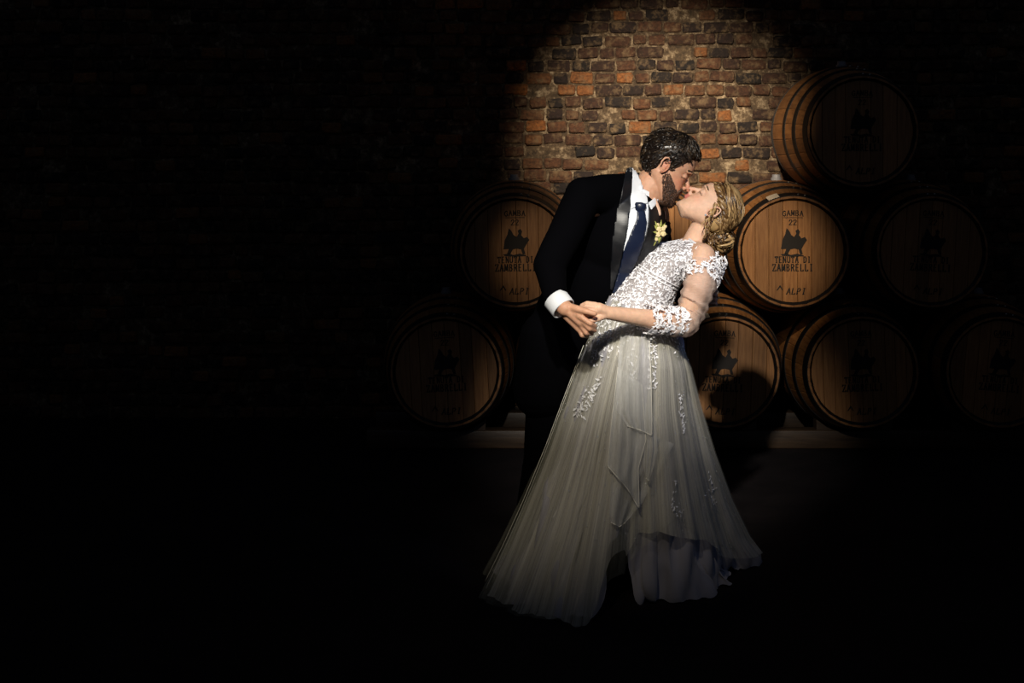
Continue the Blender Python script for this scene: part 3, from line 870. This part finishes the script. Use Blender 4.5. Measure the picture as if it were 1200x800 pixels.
# trousers
mb = MB()
mb.limb([P(652, 415, 5.16), P(640, 540, 5.2), Vector((P(622, 690, 5.34).x, 5.32, .10))], [.105, .085, .075], 18)
mb.limb([P(672, 415, 5.30), P(676, 540, 5.42), Vector((P(680, 690, 5.55).x, 5.55, .10))], [.105, .085, .075], 18)
mb.ball(P(660, 418, 5.22), (.15, .17, .12), 20, 12)
tr = obj('trousers', blob(mb, .008, 6), M['suit'], groom, fix=False); tr['label'] = 'black wool trousers'
for fx, fy in ((P(622, 690, 5.34).x, 5.32), (P(680, 690, 5.55).x, 5.55)):
    mb = MB(); rows = []
    for t in np.linspace(0, 1, 12):
        x = -.10 + .29 * t; wd = interp(t, [0, .08, .35, .7, .92, 1], [.015, .034, .034, .046, .034, .008]); h = interp(t, [0, .3, .5, .75, 1], [.075, .085, .065, .045, .018])
        rows.append([Vector((fx + x, fy + wd * math.cos(a), max(.001, h / 2 + h / 2 * math.sin(a)))) for a in np.linspace(0, 2 * math.pi, 17)[:-1]])
    mb.grid(rows, closed=True); mb.f.append(tuple(range(16))); mb.f.append(tuple(11 * 16 + k for k in range(16)))
    sh = obj('shoe', mb, M['shoe'], groom)

# boutonniere on his lapel
bt = cast(jb, 767, 272); bc = bt[0] + bt[1] * .02
bout = thing('boutonniere', 'small cream and green flower spray pinned to the black lapel', 'boutonniere', tuple(bc))
bn = (bt[1] + Vector((0, -1.4, 0))).normalized(); bx = Vector((0, 0, 1)).cross(bn).normalized(); by = bn.cross(bx)
rr = random.Random(6)
for i, (u, v, s) in enumerate(((-.004, .012, .010), (.012, .014, .008), (.014, -.004, .009), (-.008, -.006, .009), (.002, .002, .011), (.020, .022, .006), (-.014, -.022, .006), (-.006, .028, .006))):
    mb = MB(); c = bc + bx * u + by * v + bn * rr.uniform(.0, .008)
    for k in range(6):
        a = k * 1.047 + rr.random(); d = bx * math.cos(a) + by * math.sin(a)
        mb.ball(c + d * s * .55 + bn * .002, (s * .55, s * .4, s * .55), 7, 5)
    mb.ball(c + bn * s * .35, s * .4, 7, 5)
    obj('flower', mb, M['bloom'], bout)
for i in range(12):
    a = rr.uniform(0, 6.28); d = bx * math.cos(a) * .9 + by * math.sin(a) * 1.3; l = rr.uniform(.024, .038)
    mb = MB(); mb.tube([bc + d * .008, bc + d * l * .6 + bn * .004, bc + d * l], [.001, .0055, .0005], 6, flat=.3, up=bn)
    obj('leaf', mb, M['leaf'], bout)
mb = MB(); mb.tube([bc - bn * .004, bc - by * .03 - bx * .012, bc - by * .045 - bx * .02], [.003, .0025, .002], 6); obj('stem', mb, M['leaf'], bout)

# ------------------------------------------------------------------ the bride
bride = thing('person', 'person in a white lace wedding gown leaning back to be kissed, blonde hair pinned up', 'person', (P(750, 690, 5.0).x, 5.02, 0))
HFS = .955
TF = frame(P(832, 245, 4.992), (-.47, .07, .88), (.88, .03, .47))
mb = MB()
head_parts(mb, TF, HFS, False)
mb.limb([P(833, 251, 4.995), P(821, 270, 4.995), P(811, 290, 5.0)], [.046, .041, .044], 20)
mb.limb([P(810, 293, 5.0), P(790, 308, 4.99), P(752, 352, 4.98), P(752, 405, 4.98)], [.046, .070, .080, .09], 20)
SHL = P(824, 300, 4.86); ELB = P(803, 378, 4.795); WRB = P(713, 366.5, 4.665)
mb.limb([P(811, 296, 5.0), SHL], [.046, .043], 18)
mb.limb([SHL, P(818, 335, 4.80), ELB], [.043, .041, .034], 18)
mb.limb([ELB, P(772, 375, 4.75), WRB], [.034, .034, .0225], 18)
# far arm round behind him, fingers over his shoulder
FS = P(800, 292, 5.13); FE = P(812, 262, 5.34); FW = P(786, 250, 5.33)
mb.limb([P(810, 290, 5.0), FS], [.042, .040], 16)
mb.limb([FS, P(792, 330, 5.36), P(778, 285, 5.36), P(773, 248, 5.30)], [.040, .032, .026, .022], 14)
for i in range(4):
    fp = []
    for q, (fx, fy) in enumerate(((766.5 + 3.6 * i, 234 + 1.2 * i), (769 + 3.7 * i, 240 + 2.0 * i), (771.5 + 3.4 * i, 246 + 2.2 * i), (772.5 + 3.2 * i, 251 + 2.2 * i))):
        h = cast(jb, fx, fy); D_ = min(h[0].y, 5.2) if h else 5.16
        fp.append(P(fx, fy, D_ - (.004 if q == 0 else .014)))
    mb.limb([P(773, 247, 5.29), P(768 + 3.6 * i, 236 + i, 5.22)] + fp, [.014, .010, .0098, .0098, .0092, .0080], 9)
# legs under the gown
for D_, sx in ((4.94, -4), (5.06, 6)):
    mb.limb([P(752 + sx, 410, D_), P(762 + sx, 540, D_), Vector((P(784 + sx, 690, D_).x, D_ + .06, .06)), Vector((P(784 + sx, 690, D_).x - .08, D_ + .04, .03))], [.075, .05, .03, .022])
# near hand laid in his
def chainb(pts, r): mb.limb([P(*p) for p in pts], r, 10)
chainb([(713, 366, 4.665), (702, 361, 4.65)], [.0215, .019])
BK = [(697, 356.5, 4.65), (695.5, 360, 4.642), (695, 364, 4.64), (696, 368, 4.646)]
for i, k in enumerate(BK): chainb([(711, 364 + i * 1.4, 4.662), k], [.013, .0092])
chainb([BK[0], (688, 355, 4.65), (682, 357.5, 4.662), (679, 362, 4.672)], [.0088, .0078, .0070, .0058])
chainb([BK[1], (687, 358.5, 4.64), (681, 363, 4.656), (679, 368, 4.672)], [.0088, .0080, .0072, .0060])
chainb([BK[2], (687.5, 363.5, 4.642), (682, 369, 4.662), (681, 374, 4.676)], [.0086, .0078, .0070, .0058])
chainb([BK[3], (689, 369, 4.652), (685, 374, 4.667), (684, 378, 4.68)], [.0080, .0070, .0062, .0052])
chainb([(708, 370, 4.655), (701, 373.5, 4.64), (693, 375.5, 4.63), (688, 375.5, 4.632)], [.0120, .0098, .0084, .0064])
me = blob(mb, .0032, 3); tint(me, TF, HFS, False, None); body_f = me
obj('body', me, M['skin_f'], bride, fix=False)
for s in (-1, 1): brow(TF, HFS, s, m_hair('light_brown_brow', ((.07, .04, .02), (.12, .07, .035), (.2, .12, .06)), .5), bride, .0014)
mb = MB()
e_ = TF @ (Vector((-.008, .088, -.036)) * HFS); e2 = TF @ (Vector((-.008, -.088, -.036)) * HFS)
mb.ball(e_ if e_.y < e2.y else e2, .0045, 8, 6); o = obj('earring', mb, M['bead'], bride)
mb = MB(); c = P(688, 356, 4.597); mb.ball(P(693, 378, 4.575), .003, 6, 5)

# hair: swept from the forehead into a low loose knot with curls hanging behind
def bride_hair():
    mb = MB(); r_ = random.Random(21)
    def low(a):
        return interp(abs(a), [0, .6, 1.0, 1.3, 1.6, 2.0, 2.6, 3.15], [.090, .080, .056, .030, .016, -.030, -.058, -.062])
    rows = []
    for i in range(20):
        row = []
        for k in range(64):
            a = -math.pi + 2 * math.pi * k / 64; z0 = low(a); z = z0 + (.1188 - z0) * (i / 19)
            t = min(1, i / 5); p = scalp_point(a, z, interp(z, [-.06, .03, .119], [.007, .008, .010]) * t + .0005); row.append(TF @ (p * HFS))
        rows.append(row)
    mb.grid(rows, closed=True); mb.f.append(tuple(19 * 64 + k for k in range(64)))
    knot = Vector((-.118, 0, -.018))
    # swept locks, hairline to knot over the scalp
    for n in range(560):
        a = r_.uniform(-1.9, 1.9); z = low(a) + r_.uniform(0, .012) if r_.random() < .75 else r_.uniform(.05, .115)
        g = r_.uniform(.008, .014); pts = []; rad = []; ph = r_.uniform(0, 6.3); wr = r_.uniform(.0016, .0034)
        sgn = 1 if a >= 0 else -1; a1 = sgn * r_.uniform(2.5, 3.0); z1 = r_.uniform(-.04, .02)
        for j in range(12):
            t = j / 11; aa = lerp(a, a1, t ** .9); zz = lerp(z, z1, t) + .020 * math.sin(math.pi * t) * (1 if z > .05 else .4) + .003 * math.sin(ph + t * 9)
            zz = min(.116, zz)
            p = scalp_point(aa, zz, g * (.15 + .85 * min(1, t * 3)) + .006 * math.sin(math.pi * t) ** 2); pts.append(TF @ (p * HFS)); rad.append(wr * interp(t, [0, .2, .8, 1], [.5, 1, 1, .5]))
        mb.tube(pts, rad, 5)
    # the knot: loops winding round
    mb.ball(TF @ (knot * HFS), .046, 16, 12)
    for n in range(90):
        c = knot + Vector((r_.uniform(-.006, .006), r_.uniform(-.008, .008), r_.uniform(-.006, .006)))
        ax = Vector((r_.uniform(-1, 1), r_.uniform(-1, 1), r_.uniform(-1, 1))).normalized(); u = ax.orthogonal().normalized(); v = ax.cross(u)
        r0 = r_.uniform(.042, .050); a0 = r_.uniform(0, 6.3); pts = []; kr = r_.uniform(.0035, .0065)
        for j in range(12):
            a = a0 + 3.6 * j / 11; pts.append(TF @ ((c + (u * math.cos(a) + v * math.sin(a)) * r0) * HFS))
        mb.tube(pts, [kr * interp(j, [0, 2, 9, 11], [.4, 1, 1, .4]) for j in range(12)], 5)
    # braid-like twist above the ear
    for s in (-1, 1):
        for st in range(3):
            pts = []
            for j in range(26):
                t = j / 25; a = s * lerp(.75, 2.7, t); z = lerp(.052, -.012, t) + .010 * math.sin(math.pi * t)
                p = scalp_point(a, z, .014) ; ph = t * 22 + st * 2.09
                p += Vector((0, s * .006 * math.cos(ph), .007 * math.sin(ph))); pts.append(TF @ (p * HFS))
            mb.tube(pts, .0062, 6)
    # loose tendrils: one before the ear, curls down the nape (world down)
    def curl(p0, length, rad0, drift, coil, turns, tw):
        pts = []; n = 30
        for j in range(n):
            t = j / (n - 1); a = tw + turns * 6.283 * t
            pts.append(p0 + drift * t + Vector((math.cos(a) * coil * min(1, t * 3), math.sin(a) * coil * min(1, t * 3), -length * t)))
        mb.tube(pts, [rad0 * (1 - .75 * (j / (n - 1))) for j in range(n)], 5)
    for n in range(9):
        p0 = TF @ (Vector((.012 + r_.uniform(-.01, .01), -.078, .018)) * HFS)
        q0 = TF @ (Vector((.012 + r_.uniform(-.01, .01), .078, .018)) * HFS); p0 = p0 if p0.y < q0.y else q0
        curl(p0 + Vector((0, -.004, 0)), r_.uniform(.07, .13), .0024, Vector((-.035 - r_.uniform(0, .02), -.012, 0)), .007, 1.6, r_.uniform(0, 6))
    for n in range(70):
        p0 = TF @ ((Vector((-.088 + r_.uniform(-.02, .03), r_.uniform(-.055, .055), -.045 + r_.uniform(-.015, .02)))) * HFS)
        curl(p0, r_.uniform(.04, .125), r_.uniform(.003, .0055), Vector((r_.uniform(-.03, .025), r_.uniform(-.02, .02), 0)), r_.uniform(.006, .014), r_.uniform(1, 2.2), r_.uniform(0, 6.3))
    return mb
hr = obj('hair', bride_hair(), M['hair_f'], bride); hr['label'] = 'blonde hair in a loose knot with curls at the nape'

# gown: bodice
BOD = [((714, 346), (786, 384), .150), ((726, 330), (786, 361), .126), ((744, 311), (793, 339), .126), ((760, 296), (804, 319), .138), ((778, 288), (819, 311), .142), ((793, 283), (826, 303), .132), ((807, 280), (829, 297), .112)]
BC = [4.98, 4.98, 4.98, 4.985, 4.99, 4.995, 5.0]
def bod_ring(t, grow=0, n=96):
    i = min(int(t), len(BOD) - 2); f = t - i
    l = P(*BOD[i][0], BC[i]).lerp(P(*BOD[i + 1][0], BC[i + 1]), f); r = P(*BOD[i][1], BC[i]).lerp(P(*BOD[i + 1][1], BC[i + 1]), f)
    b = lerp(BOD[i][2], BOD[i + 1][2], f) + grow; c = (l + r) / 2; A = (r - l) / 2; A = A * (1 + grow / A.length)
    return [c + A * math.cos(2 * math.pi * k / n) + Vector((0, -b, 0)) * math.sin(2 * math.pi * k / n) for k in range(n)]
mb = MB(); rows = []
for t in np.linspace(0, 6, 49):
    rg = bod_ring(t)
    bust = math.exp(-((t - 3.6) / .9) ** 2)
    rows.append([p + Vector((-.5, 0, .85)) * (.012 * bust * max(0, math.cos(2 * math.pi * k / 96 - math.pi - .55)) ** 2) for k, p in enumerate(rg)])
mb.grid(rows, closed=True)
bme = mb.mesh('wedding_gown'); fixn(bme)
gown = obj('wedding_gown', evald_keep(bme, [('SOLIDIFY', dict(thickness=.003, offset=-1))]), M['bodice'], bride, fix=False)
gown['label'] = 'white lace and tulle wedding gown'
bodb = bvh_of(bme)
for t in (2.0, 2.18):
    mb = MB(); rg = bod_ring(t, .004); mb.tube(rg + [rg[0], rg[1]], .0026, 6); obj('waist_piping', mb, M['lace'], gown)

# lace: small petals stitched all over
def petal(mb, p, n, s, rnd, lift=.0015):
    u = n.orthogonal().normalized(); u = Matrix.Rotation(rnd.uniform(0, 6.28), 3, n) @ u; v = n.cross(u)
    c = p + n * lift
    mb.add([c - u * s, c - u * .2 * s + v * s * .42 + n * s * .35, c + u * s + n * s * .25, c - u * .2 * s - v * s * .42 + n * s * .35, c - n * .001],
           [(0, 3, 4), (3, 2, 4), (2, 1, 4), (1, 0, 4), (0, 1, 2, 3)])
def scatter(me, count, size, rnd, keep=None, lift=.0015, mb=None):
    mb = mb or MB(); polys = [p for p in me.polygons if keep is None or keep(p.center)]
    if not polys: return mb
    cum = np.cumsum([p.area for p in polys]); tot = cum[-1]; vs_ = me.vertices
    for k in range(count):
        p = polys[int(np.searchsorted(cum, rnd.random() * tot))]; idx = list(p.vertices)
        ws = [rnd.random() for _ in idx]; sw = sum(ws); c = Vector()
        for i, w_ in zip(idx, ws): c += vs_[i].co * (w_ / sw)
        petal(mb, c, p.normal, size * rnd.uniform(.6, 1.3), rnd, lift)
    return mb
rl = random.Random(31)
o = obj('bodice_lace', scatter(bme, 3000, .0075, rl), M['lace'], gown, smooth=False, fix=False); tag(o, 'dense white floral lace', kind='stuff')

# skirt
SK = [((714, 345), (785, 383), 4.98, 4.98, .150), ((703, 368), (797, 402), 4.985, 4.985, .20), ((688, 402), (805, 428), 4.99, 4.99, .24), ((667, 460), (814, 472), 5.0, 5.03, .27),
      ((644, 525), (828, 530), 5.02, 5.09, .32), ((619, 590), (844, 585), 5.05, 5.18, .365), ((596, 645), (860, 628), 5.075, 5.28, .41), ((577, 688), (880, 660), None, None, .46)]
def sk_ends(i):
    l, r, dl, dr, b = SK[i]
    if dl is None:
        dl = CAMZ * F / (l[1] - HOR); dr = CAMZ * F / (r[1] - HOR)
    return P(*l, dl), P(*r, dr), b
SKE = [sk_ends(i) for i in range(len(SK))]
def fold(th, t, ph=0.0):
    big = .55 * math.sin(7 * th + 1.1 + ph) + .35 * math.sin(11 * th + .4 + 2 * ph) + .3 * math.sin(3 * th + 2.0)
    small = .45 * math.sin(29 * th + 1.7 * math.sin(4 * th) + ph) + .3 * math.sin(47 * th + 2.2 * math.sin(3 * th) + 3 * ph)
    return big * (.02 + .105 * t) + small * (.014 + .030 * t)
def skirt_point(th, u, scale=1.0, left=0.0, ph=0.0, amp=1.0, floor_z=.006):
    """th: 0 = right, pi/2 = towards the camera, pi = left; u: 0 waist .. 7 hem"""
    i = min(int(u), len(SK) - 2); f = u - i
    l = SKE[i][0].lerp(SKE[i + 1][0], f); r = SKE[i][1].lerp(SKE[i + 1][1], f); b = lerp(SKE[i][2], SKE[i + 1][2], f)
    c = (l + r) / 2; A = (r - l) / 2; t = u / 7
    s = scale * (1 + fold(th, t, ph) * amp)
    co, si = math.cos(th), math.sin(th)
    # a full fold swells towards the camera on his side, a deep valley beside it
    if si > 0:
        d = (math.atan2(math.sin(th - 2.15), math.cos(th - 2.15))); s += .10 * t * t * math.exp(-(d / .42) ** 2) * amp
        d = (th - 1.62); s -= .26 * t * t * math.exp(-(d / .17) ** 2) * amp
        d = (th - 1.22); s += .03 * t * t * math.exp(-(d / .22) ** 2) * amp
    if co < 0: s += left * t * (-co) ** 2
    p = c + A * co * s + Vector((0, -b, 0)) * si * s
    if u > 6.98: p.z = floor_z
    return p
def skirt(name, scale, m, u1=7.0, left=0.0, ph=0.0, amp=1.0, n=560, nz=70, th0=0, th1=2 * math.pi, floor_z=.006, hem=None):
    mb = MB(); rows = []; full = th1 - th0 > 6.28
    for j in range(nz + 1):
        row = []
        for k in range(n if full else n + 1):
            th = th0 + (th1 - th0) * k / n
            uu = (hem(th) if hem else u1) * j / nz
            row.append(skirt_point(th, uu, scale, left, ph, amp, floor_z))
        rows.append(row)
    mb.grid(rows, closed=full)
    return mb
def skirt_uv(me, n=560, nz=70):
    uv = me.uv_layers.new(name='UVMap'); nl = len(me.loops); idx = np.empty(nl, dtype=np.int32); me.loops.foreach_get('vertex_index', idx)
    u = (idx % n) / n; u = np.minimum(u, 1 - u) * 2 + (u > .5) * 7.3; v = (idx // n) / nz
    uv.data.foreach_set('uv', np.stack([u, v], 1).astype(np.float32).reshape(-1))
notch = lambda th, d: d * math.exp(-((th - 1.70) / .13) ** 4)
um = skirt('underskirt', .90, None, 7.0, ph=.8, amp=1.25, hem=lambda th: 7.0 - notch(th, 1.9))
ume = um.mesh('underskirt'); fixn(ume)
ruffle(ume, .020, 6, 6, 4); ruffle(ume, .045, 15, 15, 2.2)
o = obj('underskirt', ume, M['satin'], gown, fix=False); o['label'] = 'silvery ivory satin underskirt'
tme = skirt('tulle_skirt', 1.0, None, hem=lambda th: 7.0 - notch(th, 1.5) if math.cos(th) < -.06 else interp(math.cos(th), [-.06, .06, .25, .7, 1], [5.7, 5.2, 5.1, 5.5, 6.6])).mesh('tulle_skirt'); fixn(tme); skirt_uv(tme)
o = obj('tulle_skirt', tme, M['tulle'], gown, fix=False); o['label'] = 'layered ivory tulle skirt'
t2 = skirt('outer_veil', 1.03, None, left=.06, ph=.25, amp=.8, hem=lambda th: 6.95 - notch(th, 1.0) if math.cos(th) < -.06 else interp(math.cos(th), [-.06, .4, 1], [5.8, 4.8, 6.2])).mesh('outer_tulle'); fixn(t2); skirt_uv(t2)
o = obj('outer_tulle', t2, M['tulle_thin'], gown, fix=False); o['label'] = 'fine outer layer of clear tulle'
# rolled edge of the outer tulle on his side
mb = MB(); pts = [skirt_point(3.25, u, 1.035, .085, .25, .5) for u in np.linspace(1.5, 6.95, 40)]
mb.tube(pts, .0011, 5); mb.tube([skirt_point(3.05, u, 1.04, .06, .25, .5) for u in np.linspace(2.2, 6.9, 40)], .0009, 5)
obj('tulle_edge', mb, M['rolled'], gown)
skb = bvh_of(tme)
def sheet(poly_rows, off):
    """a loose flounce hanging before the skirt: rows of (px, py, lift)"""
    rows = []
    for r in poly_rows:
        row = []
        n = 14
        for k in range(n + 1):
            t = k / n * (len(r) - 1); i = min(int(t), len(r) - 2); f = t - i
            px, py, lf = [lerp(r[i][q], r[i + 1][q], f) for q in range(3)]
            h = cast(skb, px, py); D = h[0].y if h else 4.75
            row.append(P(px, py, D - off - lf))
        rows.append(row)
    out = []
    for a, b in zip(rows, rows[1:]):
        for j in range(10): out.append([p.lerp(q, j / 10) for p, q in zip(a, b)])
    out.append(rows[-1])
    # smooth depth over the sheet
    D = np.array([[p.y for p in r] for r in out])
    for _ in range(12):
        Dp = np.pad(D, 1, mode='edge'); D = (Dp[:-2, 1:-1] + Dp[2:, 1:-1] + Dp[1:-1, :-2] + Dp[1:-1, 2:] + Dp[1:-1, 1:-1]) / 5
    res = []
    for r, d in zip(out, D):
        rr_ = []
        for k, (p, y) in enumerate(zip(r, d)):
            y = y + .007 * math.sin(k * 1.3) * (p.z < 1.0)
            px = p.x / p.y; pz = (p.z - CAMZ) / p.y; rr_.append(Vector((px * y, y, CAMZ + pz * y)))
        res.append(rr_)
    mb = MB(); mb.grid(res); return mb, res
FL = [
 [[(727, 392, .0), (745, 394, .0), (761, 396, .0)], [(723, 440, .01), (744, 442, .02), (763, 444, .01)], [(722, 480, .01), (744, 486, .03), (764, 490, .02)], [(735, 499, .02), (748, 503, .03), (764, 510, .02)]],
 [[(724, 430, .0), (738, 440, .0), (752, 450, .0)], [(716, 500, .01), (735, 510, .015), (757, 515, .01)], [(712, 545, .01), (732, 560, .02), (748, 548, .01)], [(713, 547, .012), (735, 572, .022), (749, 596, .014)]],
 [[(756, 470, .0), (762, 480, .0), (768, 490, .0)], [(755, 520, .015), (763, 525, .02), (771, 528, .015)], [(754, 545, .015), (760, 556, .02), (766, 548, .015)], [(757, 560, .015), (759, 563, .02), (761, 562, .015)]],
 [[(745, 500, -.01), (765, 510, -.01), (790, 520, -.01)], [(716, 560, -.005), (735, 580, .0), (752, 590, -.005)], [(714, 600, .0), (726, 612, .0), (740, 605, .0)], [(716, 612, .0), (726, 617, .0), (733, 612, .0)]],
]
for i, fl in enumerate(FL):
    mb, res = sheet(fl, .02)
    fo = obj('flounce', mb, M['flounce'], gown); fo['label'] = 'loose handkerchief fold of tulle'
    eb = MB(); eb.tube(res[-1], .0016, 5)
    if i in (0, 1): eb.tube([r[-1] for r in res], .0014, 5)
    if i == 1: eb.tube([r[0] for r in res], .0010, 5)
    e = eb.mesh('hem_edge'); b_ = fixn(e)
    # joined into the same sheet so the piped edge moves with it
    fo.data.materials.append(M['rolled']); e.materials.append(M['flounce']); e.materials.append(M['rolled']); e.polygons.foreach_set('material_index', [1] * len(e.polygons))
    bm = bmesh.new(); bm.from_mesh(fo.data); off = Vector(fo['base']); e.transform(Matrix.Translation(-off)); bm.from_mesh(e); bm.to_mesh(fo.data); bm.free()
    fo.data.polygons.foreach_set('use_smooth', [True] * len(fo.data.polygons))

# lace over the hips and sprigs on the skirt
rl = random.Random(8)
mb = MB()
def scat_px(poly, count, size, target, mb, lift=.003, fade=None):
    xs = [p[0] for p in poly]; ys = [p[1] for p in poly]; n = 0; tries = 0
    while n < count and tries < count * 12:
        tries += 1; q = (rl.uniform(min(xs), max(xs)), rl.uniform(min(ys), max(ys)))
        if not inside(q, poly): continue
        if fade and rl.random() < fade(q): continue
        h = cast(target, *q)
        if h: petal(mb, h[0], h[1], size * rl.uniform(.6, 1.3), rl, lift)
        n += 1
scatter(tme, 900, .0070, rl, keep=lambda c: c.z > .86 and rl.random() < ((c.z - .85) / .18) ** 1.5, lift=.003, mb=mb)
o = obj('hip_lace', mb, M['lace'], gown, smooth=False, fix=False); tag(o, 'white lace petals spreading from the waist', kind='stuff')
def sprig(pts, count, size, spread):
    mb = MB()
    for k in range(count):
        t = rl.random() * (len(pts) - 1); i = min(int(t), len(pts) - 2); f = t - i
        px = lerp(pts[i][0], pts[i + 1][0], f) + rl.gauss(0, spread); py = lerp(pts[i][1], pts[i + 1][1], f) + rl.gauss(0, spread)
        h = cast(skb, px, py)
        if h: petal(mb, h[0], h[1], size * rl.uniform(.6, 1.4), rl, .008)
    return obj('lace_sprig', mb, M['lace'], gown, smooth=False, fix=False)
sprig([(704, 448), (694, 462), (683, 478), (678, 487)], 70, .008, 3.2)
sprig([(708, 392), (700, 412), (697, 425)], 30, .006, 3)
sprig([(714, 385), (716, 400), (712, 420)], 28, .006, 3)
sprig([(762, 392), (764, 420), (765, 455)], 80, .006, 2.2)
sprig([(741, 418), (740, 436), (739, 450)], 26, .005, 2)
sprig([(795, 458), (797, 485), (799, 508)], 44, .006, 1.8)
sprig([(831, 545), (830, 575), (835, 590)], 24, .006, 3.5)
sprig([(789, 560), (790, 595), (796, 604)], 26, .006, 3)
mb = MB()
for k in range(620):
    px = rl.uniform(640, 860); py = rl.uniform(400, 640)
    if rl.random() > .55 and px < 700: continue
    h = cast(skb, px, py)
    if h: mb.ball(h[0] + h[1] * .006, rl.uniform(.0009, .0019), 5, 4)
o = obj('skirt_beads', mb, M['bead'], gown); tag(o, 'tiny sparkling beads sewn on tulle', kind='stuff')

# sleeve of the near arm: sheer tulle from below the bare shoulder to the elbow, lace at both ends
def sleeve(pts, rad, m, name, par, amp=.0, cyc=9, n=40, nz=60, ripple=0):
    pts = [Vector(p) for p in pts]; rows = []
    prev = None
    for j in range(nz + 1):
        t = j / nz * (len(pts) - 1); i = min(int(t), len(pts) - 2); f = t - i
        f_ = f
        c = pts[i].lerp(pts[i + 1], f_); r = lerp(rad[i], rad[i + 1], f_)
        d0 = (pts[i + 1] - pts[i]).normalized(); d1 = (pts[min(i + 2, len(pts) - 1)] - pts[min(i + 1, len(pts) - 2)]).normalized(); dm = (pts[i] - pts[max(i - 1, 0)]).normalized() if i else d0
        d = (d0.lerp(d1, f * .5) if f > .5 else dm.lerp(d0, .5 + f)).normalized()
        a = prev if prev is not None else Vector((0, -1, 0)); a = (a - d * a.dot(d)).normalized(); prev = a; b = d.cross(a)
        rows.append([c + (a * math.cos(2 * math.pi * k / n) + b * math.sin(2 * math.pi * k / n)) * r * (1 + amp * math.sin(t * 13 + 2.5 * math.sin(2 * math.pi * k / n)) + amp * .5 * math.sin(cyc * 2 * math.pi * k / n + t * 3)) for k in range(n)])
    mb = MB(); mb.grid(rows, closed=True); me = mb.mesh(name); fixn(me)
    return me
sme = sleeve([P(826, 312, 4.85), P(819, 338, 4.80), P(811, 362, 4.815), P(803, 379, 4.79), P(782, 379, 4.765)], [.056, .054, .050, .047, .041], None, 'sleeve', gown, .06)
sl = obj('sleeve', sme, M['sleeve'], gown, fix=False); sl['label'] = 'sheer nude tulle sleeve'
cme = sleeve([P(800, 376, 4.785), P(780, 375, 4.762), P(757, 373.5, 4.73)], [.046, .044, .047], None, 'cuff', gown, .02)
mb = scatter(cme, 900, .0085, rl, lift=.002)
o = obj('sleeve_cuff_lace', mb, M['lace'], sl, smooth=False, fix=False) if False else obj('sleeve_cuff_lace', mb, M['lace'], gown, smooth=False, fix=False); tag(o, 'white lace band at the elbow', kind='stuff')
# off the shoulder band and the strap
sb = sleeve([P(836, 296, 4.84), P(830, 306, 4.845), P(824, 318, 4.84), P(821, 330, 4.82)], [.050, .060, .062, .058], None, 'band', gown, .03)
mb = scatter(sb, 620, .009, rl, keep=lambda c: (c - P(823, 295, 4.81)).length > .038, lift=.002)
o = obj('shoulder_lace', mb, M['lace'], gown, smooth=False, fix=False); tag(o, 'white lace band slipping off the shoulder', kind='stuff')
mb = MB(); topr = bod_ring(6.0, .004); mb.tube(topr + [topr[0], topr[1]], .004, 6)
obj('neckline_edge', mb, M['lace'], gown)
